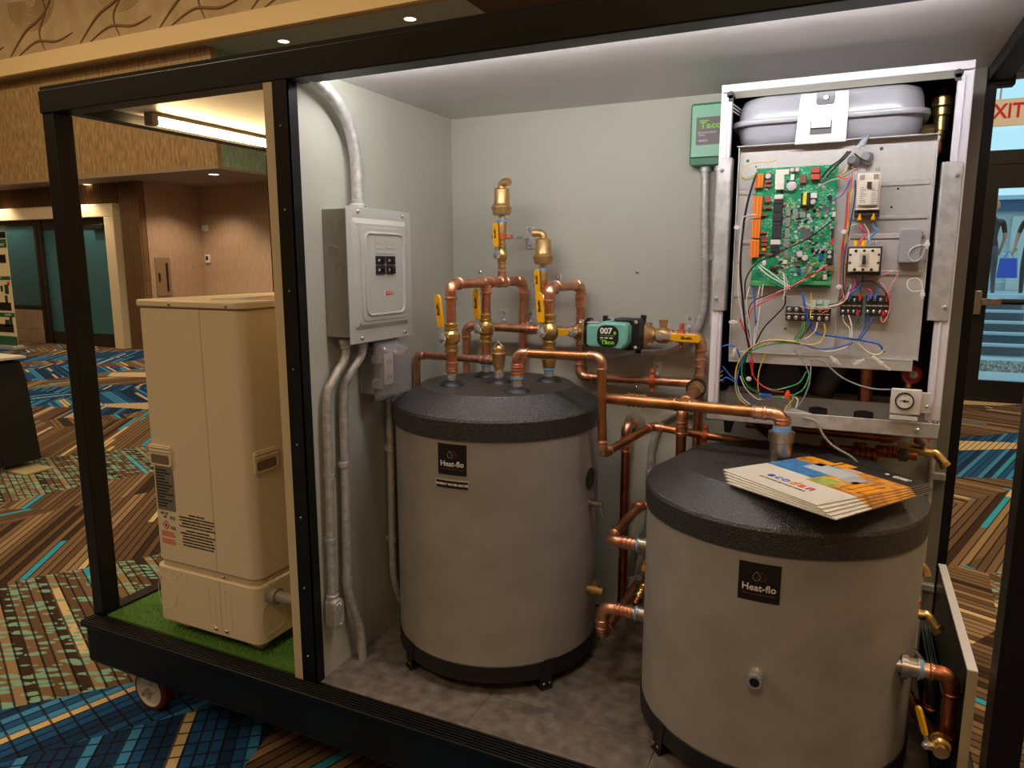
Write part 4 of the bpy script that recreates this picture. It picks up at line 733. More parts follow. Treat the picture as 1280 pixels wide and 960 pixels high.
    run = pipe_run('rear_riser', 'copper riser passing down between the two tanks behind the front tank', [(1.797, .68, 1.09), (1.797, .56, 1.09), (1.797, .56, FL+.004)], RP, COPPERX); coupling((1.797, .56, 1.03), (0, 0, 1), .035, RP, run, n=2)
    run = pipe_run('drain_riser', 'copper riser standing against the back wall between the tanks', [(1.585, .745, FL+.004), (1.585, .745, .982), (1.60, D-.002, .985)], .0145, COPPERX); coupling((1.585, .745, .91), (0, 0, 1), .03, .0145, run, n=2)
    MB().lathe([(0, .001), (0, .034), (.004, .035), (.012, .02)], (1.602, D, .985), (0, -1, 0), 24).out('escutcheon', mat('grey_escutcheon', (140, 130, 120), .5), run)
    c = thing('armoured_conduit', 'grey conduit dropping down the back wall between the tanks', 'conduit', (1.66, .77, .35)); MB().tube(smooth_path([(1.80, .77, 1.04), (1.745, .77, 1.035), (1.69, .77, 1.0), (1.667, .77, .93), (1.66, .77, .85), (1.658, .765, .42)], 8), .0115, 14).out('conduit', GALVD, c)
    for z in (.83, .62): MB().lathe([(-.008, .014), (.008, .014)], (1.659, .768, z), (0, 0, 1), 14).out('clip', GALV, c); bx('clip_tab', 1.67, 1.695, .775, D, z-.008, z+.008, GALV, c, .001)
    MB().tube(smooth_path([(1.80, .66, .88), (1.76, .66, .82), (1.72, .66, .72), (1.65, .68, .62), (1.62, .72, .5)], 8), .012, 12).out('side_conduit', mat('grey_flex', (130, 130, 132), .5), c)
    # side loops of the front tank
    run = pipe_run('upper_side_loop', 'copper loop from the upper side port of the front tank back to the wall', [(1.74, .347, .758), (1.66, .347, .758), (1.66, .66, .758), (1.84, .69, .758)], .0138, COPPERD); coupling((1.715, .347, .758), (1, 0, 0), .05, .0145, run, n=4)
    run = pipe_run('lower_side_loop', 'copper loop from the lower side port of the front tank, dropping and turning back', [(1.74, .347, .565), (1.645, .347, .565), (1.645, .347, .478), (1.648, .80-.1, .478)], .0148, COPPER); coupling((1.712, .347, .565), (1, 0, 0), .05, .0145, run, n=4); coupling((1.645, .347, .515), (0, 0, 1), .035, .0148, run, n=2)
    pipe_run('lower_branch_pipe', 'dark copper branch with a ball valve behind the lower side loop', [(1.70, .48, .52), (1.735, .60, .62), (1.80, .69, .66)], .0138, COPPERX)
    ball_valve('yellow-handled ball valve between the two tanks near the floor', (1.715, .525, .56), (.25, .8, .6), .085, .014, (-.3, -.5, .9), (.35, .3, 1), .085, .02)
    # right-hand loop
    run = pipe_run('right_side_loop', 'dark copper loop at the right end of the front tank', [(2.392, .2, .65), (2.446, .2, .65), (2.446, .2, .475), (2.39, .38, .475), (2.36, .5, .475)], .0142, COPPERX, COPPERX); coupling((2.40, .2, .65), (1, 0, 0), .03, .0142, run, n=2)
    t = thing('braided_hose', 'black braided hose beside the dark copper loop at the right', 'hose', (2.4, .3, .5)); MB().tube(smooth_path([(2.37, .35, .62), (2.405, .30, .60), (2.425, .28, .56), (2.425, .30, .51)], 6), .0155, 12).out('hose', BAND, t); coupling((2.425, .29, .535), (0, .2, -1), .04, .013, t, COPPERX)
    ball_valve('ball valve low at the right end with a yellow handle hanging up', (2.43, .15, .52), (0, 1, 0), .05, .011, (-.8, -.5, .1), (-.3, .1, 1), .08, .015, txt=False)
    def hosebib(label, p, red=True):
        p = V(p); t = thing('hose_bib', label, 'valve', p, 'brass drain cocks at the right end'); MB().tube(smooth_path([p+V((-.07, .01, .008)), p, p+V((.02, 0, -.002)), p+V((.045, -.01, -.03))], 5), .012, 14).out('body', BRASS, t); MB().lathe([(0, .014), (.012, .014)], p+V((.037, -.008, -.022)), (.7, -.15, -.8), 14).out('outlet_ring', BRASS, t)
        MB().lathe([(0, .008), (.02, .008)], p+V((-.01, 0, .01)), (-.1, -.2, 1), 10).out('stem', BRASS, t); MB().lathe([(.016, .01), (.018, .019), (.026, .019), (.03, .01)], p+V((-.012, -.002, .012)), (-.2, -.3, 1), 8).out('handle', mat('red_handle', (190, 24, 32), .4), t); return t
    hosebib('brass drain cock with red handle below the white control unit', (2.41, .70, 1.0)); hosebib('lower brass drain cock with red handle beside the front tank', (2.40, .45, .66)); t = thing('brass_outlet', 'plain brass outlet elbow on the right of the front tank', 'fitting', (2.40, .55, .72)); MB().tube(smooth_path([(2.36, .56, .75), (2.395, .555, .75), (2.415, .55, .735), (2.42, .545, .72)], 4), .0115, 12).out('body', BRASS, t)
    pipe_run('grey_drain_tube', 'grey plastic tube hanging at the right below the control unit', [(2.36, .66, 1.075), (2.40, .68, 1.025)], .010, PVC)
    c = thing('wall_conduit', 'slim grey conduit with straps on the back wall at the far right', 'conduit', (2.43, .775, .36)); MB().tube([(2.43, .775, .36), (2.43, .775, .99)], .009, 12).out('conduit', GALVD, c)
    for z in (.92, .60): bx('strap', 2.43, 2.465, .765, D, z-.009, z+.009, GALV, c, .001)
    for x, z in ((1.043, 1.46), (1.595, 1.463), (1.60, 1.10)):
        s = MB().lathe([(0, .006), (.004, .006), (.007, .002)], (x, D, z), (0, -1, 0), 12).out('wall_screw', CHROME, None); tag(s, {1.043: 'lone screw in the back wall by the left corner', 1.595: 'lone screw in the back wall above the pump', 1.60: 'lone screw in the back wall below the long lower pipe'}[x], 'screw')
    # pipework under the control unit
    run = pipe_run('under_unit_manifold', 'dark copper manifold with couplings under the white control unit', [(2.33, .62, 1.09), (2.33, .62, 1.045), (2.05, .64, 1.045), (1.96, .64, 1.045)], .011, COPPERX, COPPERX); coupling((2.26, .6, 1.0), (1, 0, 0), .06, .013, run, COPPERX); coupling((2.31, .62, 1.01), (1, 0, 0), .05, .013, run, COPPERX); MB().tube([(2.2, .62, 1.005), (2.38, .62, 1.005)], .011, 12).out('pipe', COPPERX, run)
    MB().lathe([(0, .016), (.02, .016)], (2.34, .62, 1.005), (1, 0, 0), 12).out('union_ring', mat('slate_union', (80, 84, 96), .5), run)
    for x in (2.17, 2.25): coupling((x, .62, 1.0), (0, 0, 1), .05, .014, run, COPPERX)
    c = thing('flex_hose_under_unit', 'black ribbed flexible conduit under the white control unit', 'conduit', (2.02, .58, 1.08)); P = smooth_path([(1.985, .56, 1.095), (2.0, .56, 1.06), (2.04, .57, 1.03), (2.09, .58, 1.015)], 12); MB().tube(P, [.008+.003*(i % 2) for i in range(len(P))], 12).out('conduit', mat('dark_flex', (60, 60, 62), .4, .5), c)
    v = MB().lathe([(0, .008), (.02, .012), (.03, .014), (.045, .012), (.05, .008)], (1.93, .50, 1.05), (.1, -.1, 1), 12).out('black_plug', BLACKP, None); tag(v, 'black plastic plug hanging under the left of the control unit', 'plug')
# ------------------------------------------------------------------ electrical, left wall
def electrical():
    X = XD; t = thing('breaker_panel', 'light grey breaker panel with four black breakers on the left cabinet wall', 'breaker panel', (X, .25, 1.28))
    y0, y1, z0, z1 = .105, .385, 1.285, 1.635
    box = bx('box', X, X+.078, y0, y1, z0+.01, z1-.006, PANELB, t, .002)
    Ts = frame((X, y0, 0), (1, 0, 0), (0, 0, 1))
    for cx, cz, r in ((.034, 1.585, .021), (.034, 1.585, .014), (.031, 1.522, .014), (.031, 1.522, .009), (.052, 1.478, .012), (.055, 1.37, .004)): MB().tube([(X+cx+r*cos(a), y0-.0003, cz+r*sin(a)) for a in [R(k*18) for k in range(21)]], .0009, 6).out('knockout', PANELB, box)
    T = frame((X+.078, 0, 0), (0, 1, 0), (0, 0, 1))
    cv = MB().prism(rrect(y0-.004, y1+.012, z0-.008, z1, .003), 0, .003, T).out('cover', PANELG, t, .001)
    yc0, yc1 = y0+.028, y1-.02
    def ring(a, b, h0, h1, w, nm='raised_frame', m=PANELG):   # raised rounded frame
        q = MB(); o = rrect(*a, b); i_ = rrect(a[0]+w, a[1]-w, a[2]+w, a[3]-w, max(.002, b-w*.6)); n = len(o)
        vs = [T @ V((p[0], p[1], h0)) for p in o]+[T @ V((p[0], p[1], h1)) for p in i_]; q.add(vs, [(k, (k+1) % n, n+(k+1) % n, n+k) for k in range(n)]); return q
    q = ring((yc0-.012, yc1+.012, z0+.028, z1-.028), .012, .003, .011, .014); q.prism(rrect(yc0+.002, yc1-.002, z0+.042, z1-.042, .01), .003, .011, T); q.out('raised_frame', PANELG, cv)
    dr = MB().prism(rrect(yc0+.012, yc1-.008, z0+.05, z1-.05, .02), .011, .0135, T).out('door', PANELG, cv, .0012); cy = (yc0+yc1)/2+.002
    o = rrect(yc0+.03, yc1-.024, z0+.066, z1-.066, .02); n = len(o); MB().tube([T @ V((a, b, .0138)) for a, b in o+[o[0]]], .0038, 8).out('pocket_rim', PANELG, dr)
    for s in (-1, 1):
        for k in range(3): MB().prism([(cy+s*.024-.02, 1.553-k*.013), (cy+s*.024+.02, 1.553-k*.013), (cy+s*.024+.02, 1.5415-k*.013), (cy+s*.024-.02, 1.5415-k*.013)], .0135, .015, T).out('filler_plate', PANELG, dr, .0004)
        for k in range(2):
            b = MB().prism([(cy+s*.024-.02, 1.509-k*.026), (cy+s*.024+.02, 1.509-k*.026), (cy+s*.024+.02, 1.486-k*.026), (cy+s*.024-.02, 1.486-k*.026)], .0135, .019, T).out('breaker', BLACKP, dr, .001)
            MB().prism([(cy+s*.024-.004*s, 1.503-k*.026), (cy+s*.024+.006, 1.503-k*.026), (cy+s*.024+.006, 1.492-k*.026), (cy+s*.024-.004*s, 1.492-k*.026)], .019, .027, T).out('toggle', BLACKP, b, .001); text('20', .009, T @ M.Translation((cy+s*.024-.011, 1.4975-k*.026, .0192)), WHITET, b)
    MB().prism([(cy-.005, 1.415), (cy+.035, 1.415), (cy+.035, 1.401), (cy-.005, 1.401)], .0135, .0142, T).out('warning_label', WHITET, dr); MB().prism([(cy-.002, 1.4135), (cy+.034, 1.4135), (cy+.034, 1.4025), (cy-.002, 1.4025)], .0142, .0146, T).out('red_field', REDT, dr); text('DANGER', .008, T @ M.Translation((cy+.016, 1.408, .0147)), WHITET, dr)
    for y, z in ((y0+.045, z1-.012), (y1-.03, z1-.012), (y0+.045, z0+.006), (y1-.03, z0+.006)): screw((X+.081, y, z), (1, 0, 0), .006, cv)
    def cond(label, pts, r, straps=(), foot=None, conn=None):
        c = thing('conduit', label, 'conduit', pts[0], 'steel conduits on the left cabinet wall'); MB().tube(smooth_path(pts, 8), r, 16).out('conduit', GALVD, c)
        for y, z in straps: MB().lathe([(-.008, r*1.0), (-.007, r*1.2), (.007, r*1.2), (.008, r)], (pts[0][0] if z > 1.2 else X+.022, y, z), (0, 0, 1), 14).out('strap', GALV, c); bx('strap_tab', X, X+.006, y, y+r+.02, z-.008, z+.008, GALV, c, .001)
        for p, d in (conn or ()): MB().lathe([(-.014, r*1.15), (-.012, r*1.45), (0, r*1.45), (.004, r*1.2), (.012, r*1.2), (.014, r*1.05)], p, d, 14).out('connector', GALV, c); screw(V(p)+V((r*1.3, 0, -.005)), (1, 0, 0), .004, c)
        return c
    cond('thick steel conduit rising from the panel top and bending away under the front header', [(X+.034, .215, 1.63), (X+.034, .215, 1.70), (X+.034, .21, 1.78), (X+.034, .185, 1.85), (X+.034, .13, 1.905), (X+.034, .05, 1.94), (X+.034, .045, 1.942)], .0165, conn=[((X+.034, .215, 1.645), (0, 0, 1))])
    c = cond('front steel conduit dropping to the cast junction body', [(X+.036, .135, 1.29), (X+.036, .133, 1.24), (X+.03, .095, 1.19), (X+.022, .068, 1.13), (X+.022, .062, .95), (X+.022, .055, .6)], .0115, [(.064, .92), (.058, .74)], conn=[((X+.036, .135, 1.275), (0, 0, -1))])
    e = thing('junction_box', 'cast grey junction body at the foot of the front conduit', 'junction box', (X, .055, .5)); MB().prism(rrect(-.0185, .0185, .49, .575, .012), -.018, .018, frame((X+.026, .055, 0), (0, 1, 0), (0, 0, 1))).out('casting', GALVD, e, .004); MB().prism(rrect(-.016, .016, .497, .568, .01), .018, .022, frame((X+.026, .055, 0), (0, 1, 0), (0, 0, 1))).out('cover', GALV, e, .002)
    for z in (.503, .562): screw((X+.048, .055, z), (1, 0, 0), .004, e)
    MB().lathe([(0, .017), (.014, .017), (.016, .013), (.03, .013)], (X+.022, .055, .57), (0, 0, 1), 14).out('hub', GALV, e)
    cond('middle steel conduit from the panel down to the cabinet floor', [(X+.05, .19, 1.29), (X+.048, .188, 1.24), (X+.035, .15, 1.19), (X+.024, .135, 1.13), (X+.024, .128, .9), (X+.024, .12, .66), (X+.024, .118, .58), (X+.03, .135, .50), (X+.035, .155, .43), (X+.037, .158, FL)], .0125, [(.126, .94), (.12, .60)], conn=[((X+.05, .19, 1.275), (0, 0, -1))])
    cond('rear steel conduit below the clear-covered outlet, bending behind the rear tank', [(X+.022, .352, 1.12), (X+.022, .350, .9), (X+.022, .345, .6), (X+.022, .352, .5), (X+.022, .385, .42), (X+.022, .42, .39)], .0115, [(.349, .93), (.345, .64)])
    # weatherproof outlet
    t = thing('outlet_box', 'grey weatherproof outlet with a clear bubble cover below the breaker panel', 'outlet', (X, .33, 1.12)); bx('box', X, X+.062, .235, .325, 1.118, 1.26, PANELB, t, .004); MB().lathe([(0, .016), (.03, .016)], (X+.03, .335, 1.26), (0, 0, 1), 14).out('connector', GALV, t)
    T = frame((X+.062, .28, 1.19), (0, 1, 0), (0, 0, 1)); MB().prism(rrect(-.058, .058, -.088, .088, .01), 0, .008, T).out('gasket_plate', CLEARP, t, .001)
    o1 = rrect(-.056, .056, -.086, .08, .012); o2 = rrect(-.048, .048, -.066, .058, .01); n = len(o1); b = MB(); b.add([T @ V((p[0], p[1], .008)) for p in o1]+[T @ V((p[0], p[1], .058)) for p in o2], [(k, (k+1) % n, n+(k+1) % n, n+k) for k in range(n)]+[tuple(n+k for k in range(n))]); b.out('bubble_cover', CLEARP, t, .003)
    for z in (-.035, .035): MB().box(-.066, -.052, z-.012, z+.012, .0, .03, T=T).out('hinge', CLEARP, t, .001)
    b = MB().prism(rrect(-.02, .02, -.045, .045, .006), .008, .013, T).out('receptacle', WHITEB, t, .001)
    for z in (-.022, .022): MB().box(-.009, -.006, z-.006, z+.006, .013, .0135, T=T).box(.006, .009, z-.006, z+.006, .013, .0135, T=T).out('slots', BLACKT, b)
    # green zone controller on back wall
    t = thing('zone_controller', 'green zone controller box on the back wall beside the white control unit', 'controller', (1.81, D, 1.77)); GC = mat('green_controller_case', (40, 116, 76), .4); GL = mat('pale_green_cover', (122, 184, 150), .35)
    T = frame((0, D-.0, 0), (1, 0, 0), (0, 0, 1)); MB().prism(rrect(1.752, 1.885, 1.765, 1.935, .008), 0, .05, T).out('case', GC, t, .003); c = MB().prism(rrect(1.756, 1.885, 1.787, 1.928, .004), .05, .058, T).out('cover', GL, t, .002)
    lb = MB().prism(rrect(1.770, 1.883, 1.82, 1.895, .002), .058, .0588, T).out('label_plate', mat('grey_brown_label', (112, 104, 104), .5), c); q = lambda x, z: frame((x, D-.0590, z), (1, 0, 0), (0, 0, 1))
    text('Taco', .024, q(1.81, 1.872), GREENT, lb, bold=.0006, sx=1.25); MB().prism([(1.779, 1.887), (1.806, 1.887), (1.803, 1.8835), (1.777, 1.8835)], .0588, .0592, T).out('logo_bar', GREENT, lb); text('SWITCHING RELAY', .006, q(1.80, 1.853), WHITET, lb); text('LWCO', .006, q(1.786, 1.846), WHITET, lb); text('SERIES B', .007, q(1.79, 1.831), WHITET, lb)
    c = thing('controller_conduit', 'steel conduit stub running down from the green controller next to the white unit', 'conduit', (1.84, .76, 1.5)); MB().tube([(1.832, .762, 1.77), (1.834, .762, 1.3)], .009, 12).out('conduit', GALVD, c); MB().lathe([(0, .013), (.018, .013)], (1.832, .762, 1.75), (0, 0, 1), 12).out('connector', GALV, c)
    bx('strap', 1.80, 1.822, .77, D, 1.50, 1.515, GALV, c); MB().lathe([(0, .015), (.018, .015)], (1.793, .767, 1.75), (0, 0, 1), 12).out('connector', GALV, c)
    # spare panels leaning at the right end
    t = thing('leaning_cover_panel', 'white-edged removable cover panel standing on edge at the right end', 'panel', (2.474, .43, FL)); bx('sheet', 2.464, 2.478, .15, .71, FL+.01, .692, mat('dark_teal_gloss', (28, 36, 38), .25), t); bx('white_edge', 2.462, 2.48, .15, .71, .692, .697, WHITEP, t); bx('front_edge', 2.462, 2.48, .145, .15, FL+.01, .697, mat('beige_edge', (176, 160, 130), .5), t)
    t = thing('ribbed_track', 'ribbed teal-grey aluminium track standing inside the right end', 'track', (2.452, .5, FL))
    for i in range(4): bx('rib', 2.440+i*.0055, 2.4435+i*.0055, .32, .74, FL+.01, .50+.004*(i % 2), mat('teal_aluminium', (110, 146, 150), .35, .6), t, .0008)
    bx('web', 2.44, 2.4605, .32, .74, FL+.01, .49, mat('dark_teal_gloss', (28, 36, 38), .25), t)
# ------------------------------------------------------------------ wall-hung control unit
WIRES=[
('black',0.0027,[(1.975,0.438,1.702),(1.964,0.438,1.658),(1.953,0.438,1.593),(1.95,0.438,1.487),(1.958,0.438,1.41),(1.97,0.438,1.331),(1.984,0.438,1.272)]),
('black',0.0018,[(2.154,0.438,1.591),(2.1,0.438,1.547),(2.039,0.438,1.516),(1.986,0.438,1.487),(1.964,0.438,1.449),(1.966,0.438,1.4)]),
('white',0.0014,[(1.992,0.438,1.482),(2.015,0.438,1.461),(2.044,0.438,1.444),(2.068,0.438,1.427)]),
('white',0.0014,[(1.995,0.438,1.485),(2.024,0.438,1.465),(2.049,0.438,1.446),(2.072,0.438,1.431)]),
('teal',0.0014,[(1.989,0.438,1.468),(2.007,0.438,1.453),(2.027,0.438,1.442),(2.054,0.438,1.43)]),
('pink',0.0014,[(2.145,0.438,1.487),(2.114,0.438,1.463),(2.071,0.438,1.436),(2.018,0.438,1.409),(1.986,0.438,1.39),(1.965,0.438,1.36),(1.962,0.438,1.341)]),
('red',0.0014,[(2.139,0.438,1.478),(2.097,0.438,1.45),(2.063,0.438,1.427),(2.019,0.438,1.401),(1.983,0.438,1.379),(1.976,0.438,1.355)]),
('black',0.0014,[(2.122,0.438,1.469),(2.062,0.438,1.434),(2.018,0.438,1.414),(1.982,0.438,1.394),(1.973,0.438,1.351),(1.983,0.438,1.292)]),
('white',0.0014,[(1.974,0.438,1.433),(1.968,0.438,1.4),(1.975,0.438,1.351),(1.988,0.438,1.282)]),
('white',0.0014,[(1.998,0.438,1.434),(1.993,0.438,1.391),(1.992,0.438,1.342),(1.99,0.438,1.276)]),
('blue',0.0016,[(1.981,0.438,1.435),(1.988,0.438,1.391),(1.992,0.438,1.342),(1.986,0.438,1.272)]),
('white',0.0014,[(2.005,0.438,1.439),(2.002,0.438,1.391),(1.999,0.438,1.352),(1.993,0.438,1.292)]),
('red',0.0018,[(1.955,0.438,1.354),(1.966,0.438,1.327),(1.979,0.438,1.301),(1.984,0.438,1.272)]),
('black',0.0020,[(2.054,0.438,1.427),(2.058,0.438,1.392),(2.039,0.438,1.365),(2.013,0.438,1.333),(1.995,0.438,1.292)]),
('white',0.0014,[(2.049,0.438,1.468),(2.054,0.438,1.446),(2.056,0.438,1.419),(2.053,0.438,1.402)]),
('pink',0.0014,[(2.05,0.438,1.465),(2.058,0.438,1.45),(2.061,0.438,1.431),(2.06,0.438,1.415)]),
('white',0.0014,[(1.98,0.438,1.605),(1.956,0.438,1.602),(1.946,0.438,1.583),(1.945,0.438,1.487),(1.949,0.438,1.409),(1.97,0.438,1.331),(1.988,0.438,1.282)]),
('white',0.0014,[(1.98,0.438,1.598),(1.96,0.438,1.595),(1.95,0.438,1.568),(1.949,0.438,1.478),(1.955,0.438,1.406),(1.978,0.438,1.327)]),
('orange',0.0014,[(2.184,0.438,1.706),(2.184,0.438,1.658),(2.18,0.438,1.578),(2.173,0.438,1.524),(2.173,0.438,1.46),(2.18,0.438,1.41)]),
('red',0.0014,[(2.178,0.438,1.65),(2.178,0.438,1.578),(2.176,0.438,1.533),(2.187,0.438,1.469),(2.186,0.438,1.41)]),
('yellow',0.0016,[(2.187,0.438,1.658),(2.182,0.438,1.61),(2.183,0.438,1.56),(2.183,0.438,1.487),(2.186,0.438,1.408)]),
('navy',0.0014,[(2.191,0.438,1.675),(2.193,0.438,1.631),(2.187,0.438,1.569),(2.181,0.438,1.506),(2.182,0.438,1.451),(2.188,0.438,1.41)]),
('purple',0.0013,[(2.147,0.438,1.633),(2.165,0.438,1.643),(2.177,0.438,1.664),(2.182,0.438,1.681)]),
('pink',0.0016,[(2.197,0.438,1.432),(2.189,0.438,1.403),(2.162,0.438,1.385),(2.124,0.438,1.382),(2.092,0.438,1.387)]),
('white',0.0016,[(2.199,0.438,1.442),(2.192,0.438,1.408),(2.169,0.438,1.391),(2.128,0.438,1.386),(2.1,0.438,1.397)]),
('teal',0.0014,[(2.193,0.438,1.436),(2.183,0.438,1.406),(2.165,0.438,1.395),(2.127,0.438,1.392)]),
('orange',0.0016,[(2.191,0.438,1.414),(2.175,0.438,1.395),(2.156,0.438,1.383),(2.142,0.438,1.372)]),
('redp',0.0022,[(2.208,0.438,1.577),(2.214,0.438,1.565),(2.223,0.438,1.556),(2.214,0.438,1.542),(2.211,0.438,1.531)]),
('cyan',0.0022,[(2.234,0.438,1.577),(2.238,0.438,1.568),(2.245,0.438,1.562),(2.231,0.438,1.547),(2.226,0.438,1.531)]),
('white',0.0014,[(2.205,0.438,1.578),(2.19,0.438,1.574),(2.185,0.438,1.556),(2.189,0.438,1.542)]),
('white',0.0014,[(2.216,0.438,1.577),(2.227,0.438,1.559),(2.229,0.438,1.541)]),
('magenta',0.0018,[(2.206,0.438,1.46),(2.206,0.438,1.436),(2.194,0.438,1.421),(2.188,0.438,1.406)]),
('blue',0.0018,[(2.223,0.438,1.46),(2.22,0.438,1.44),(2.204,0.438,1.423),(2.198,0.438,1.407)]),
('magenta',0.0014,[(2.206,0.438,1.436),(2.227,0.438,1.433),(2.242,0.438,1.426),(2.242,0.438,1.408)]),
('blue',0.0016,[(2.259,0.438,1.442),(2.254,0.438,1.424),(2.252,0.438,1.408)]),
('teal',0.0014,[(2.211,0.438,1.444),(2.221,0.438,1.424),(2.22,0.438,1.407)]),
('pink',0.0014,[(2.233,0.438,1.455),(2.258,0.438,1.46),(2.286,0.438,1.471),(2.293,0.438,1.464),(2.282,0.438,1.439),(2.274,0.438,1.412)]),
('pink',0.0014,[(2.253,0.438,1.451),(2.273,0.438,1.43),(2.283,0.438,1.397),(2.278,0.438,1.365),(2.27,0.438,1.355),(2.266,0.438,1.37)]),
('black',0.0013,[(2.217,0.438,1.447),(2.242,0.438,1.448),(2.266,0.438,1.43),(2.274,0.438,1.415)]),
('blue',0.0027,[(2.095,0.438,1.42),(2.102,0.438,1.393),(2.112,0.438,1.355),(2.131,0.438,1.327),(2.176,0.438,1.318),(2.236,0.438,1.311),(2.266,0.438,1.305),(2.279,0.438,1.287)]),
('yellow',0.0014,[(2.115,0.438,1.42),(2.116,0.438,1.394),(2.117,0.438,1.359)]),
('yellow',0.0016,[(2.148,0.438,1.347),(2.151,0.438,1.328),(2.142,0.438,1.303),(2.116,0.438,1.296),(2.088,0.438,1.302)]),
('green',0.0018,[(2.102,0.438,1.349),(2.096,0.438,1.33),(2.084,0.438,1.306)]),
('green',0.0018,[(2.105,0.438,1.349),(2.103,0.438,1.328),(2.09,0.438,1.306)]),
('white',0.0016,[(2.133,0.438,1.35),(2.129,0.438,1.329),(2.111,0.438,1.311),(2.079,0.438,1.302)]),
('black',0.0014,[(2.121,0.438,1.348),(2.11,0.438,1.327),(2.097,0.438,1.309)]),
('white',0.0016,[(2.187,0.438,1.369),(2.19,0.438,1.354),(2.203,0.438,1.338),(2.206,0.438,1.317)]),
('white',0.0016,[(2.199,0.438,1.369),(2.206,0.438,1.349),(2.21,0.438,1.317)]),
('teal',0.0014,[(2.221,0.438,1.372),(2.216,0.438,1.35),(2.222,0.438,1.342),(2.232,0.438,1.356),(2.232,0.438,1.405)]),
('blue',0.0016,[(2.24,0.438,1.369),(2.236,0.438,1.345),(2.222,0.438,1.314)]),
('blue',0.0016,[(2.251,0.438,1.369),(2.242,0.438,1.341),(2.227,0.438,1.314)]),
('yellow',0.0018,[(2.088,0.438,1.302),(2.033,0.438,1.304),(1.991,0.438,1.288),(1.962,0.438,1.254),(1.952,0.438,1.219),(1.954,0.438,1.179),(1.965,0.438,1.153),(1.986,0.438,1.136)]),
('blue',0.0018,[(2.098,0.438,1.297),(2.039,0.438,1.3),(1.997,0.438,1.292),(1.97,0.438,1.261),(1.96,0.438,1.23),(1.956,0.438,1.185),(1.968,0.438,1.149),(2.005,0.438,1.136)]),
('green',0.0018,[(2.08,0.438,1.298),(2.034,0.438,1.294),(1.988,0.438,1.276),(1.968,0.438,1.247),(1.968,0.438,1.21),(1.989,0.438,1.179),(2.032,0.438,1.164),(2.078,0.438,1.166),(2.112,0.438,1.188),(2.124,0.438,1.225)]),
('white',0.0016,[(2.076,0.438,1.304),(2.024,0.438,1.298),(1.984,0.438,1.28),(1.963,0.438,1.24),(1.955,0.438,1.199),(1.967,0.438,1.159),(1.991,0.438,1.139)]),
('green',0.0016,[(2.116,0.438,1.232),(2.103,0.438,1.204),(2.077,0.438,1.19),(2.046,0.438,1.181),(2.021,0.438,1.186)]),
('red',0.0020,[(1.985,0.438,1.252),(1.993,0.438,1.216),(2.011,0.438,1.193),(2.04,0.438,1.179),(2.068,0.438,1.177)]),
('red',0.0018,[(1.984,0.438,1.272),(1.991,0.438,1.248),(1.991,0.438,1.212)]),
('grey',0.0016,[(2.084,0.438,1.283),(2.107,0.438,1.255),(2.12,0.438,1.23),(2.125,0.438,1.201),(2.115,0.438,1.167)]),
('grey',0.0016,[(2.125,0.438,1.26),(2.125,0.438,1.211),(2.116,0.438,1.171),(2.103,0.438,1.144)]),
('black',0.0016,[(1.979,0.438,1.271),(1.971,0.438,1.231),(1.985,0.438,1.191),(2.016,0.438,1.169)]),
('yellow',0.0014,[(2.022,0.438,1.274),(2.009,0.438,1.233),(2.006,0.438,1.193),(2.013,0.438,1.157)]),
('blue',0.0020,[(1.916,0.438,1.282),(1.934,0.438,1.287),(1.952,0.438,1.276),(1.963,0.438,1.246)]),
('blue',0.0018,[(1.92,0.438,1.191),(1.928,0.438,1.204),(1.95,0.438,1.195)]),
('blue',0.0018,[(1.919,0.438,1.232),(1.937,0.438,1.212),(1.954,0.438,1.197)]),
('white',0.0016,[(1.963,0.438,1.21),(1.978,0.438,1.18),(2.004,0.438,1.156),(2.025,0.438,1.154)]),
('white',0.0016,[(2.066,0.438,1.163),(2.081,0.438,1.158),(2.085,0.438,1.143)]),
('yellow',0.0016,[(2.076,0.438,1.174),(2.089,0.438,1.167),(2.086,0.438,1.153),(2.074,0.438,1.14)]),
('white',0.0018,[(2.087,0.438,1.171),(2.101,0.438,1.16),(2.098,0.438,1.14)]),
('grey',0.0018,[(2.12,0.438,1.261),(2.15,0.438,1.257),(2.191,0.438,1.225),(2.226,0.438,1.208),(2.264,0.438,1.2),(2.299,0.438,1.2)]),
('blue',0.0016,[(2.098,0.438,1.299),(2.143,0.438,1.288),(2.186,0.438,1.294),(2.212,0.438,1.306)]),
('white',0.0016,[(2.107,0.438,1.294),(2.152,0.438,1.282),(2.186,0.438,1.288),(2.213,0.438,1.303)]),
('white',0.0014,[(2.222,0.438,1.307),(2.246,0.438,1.285),(2.268,0.438,1.281),(2.28,0.438,1.295)]),
('yellow',0.0014,[(2.246,0.438,1.282),(2.263,0.438,1.277),(2.277,0.438,1.285)]),
('yellow',0.0011,[(1.975,0.438,1.699),(1.951,0.438,1.691),(1.94,0.438,1.702),(1.95,0.438,1.719),(1.973,0.438,1.726),(2.004,0.438,1.725),(2.018,0.438,1.729)]),
('green',0.0011,[(1.973,0.438,1.693),(1.955,0.438,1.687),(1.942,0.438,1.693)]),
('black',0.0023,[(2.12,0.438,1.684),(2.137,0.438,1.706),(2.156,0.438,1.721),(2.172,0.438,1.74)]),
('black',0.0023,[(2.13,0.438,1.684),(2.149,0.438,1.708),(2.166,0.438,1.724),(2.177,0.438,1.739)]),
('grey',0.0023,[(2.113,0.438,1.663),(2.139,0.438,1.676),(2.162,0.438,1.682),(2.191,0.438,1.702)]),
('yellow',0.0014,[(2.152,0.438,1.684),(2.167,0.438,1.693),(2.174,0.438,1.71)]),
('orange',0.0018,[(2.15,0.438,1.688),(2.168,0.438,1.68),(2.182,0.438,1.681)]),
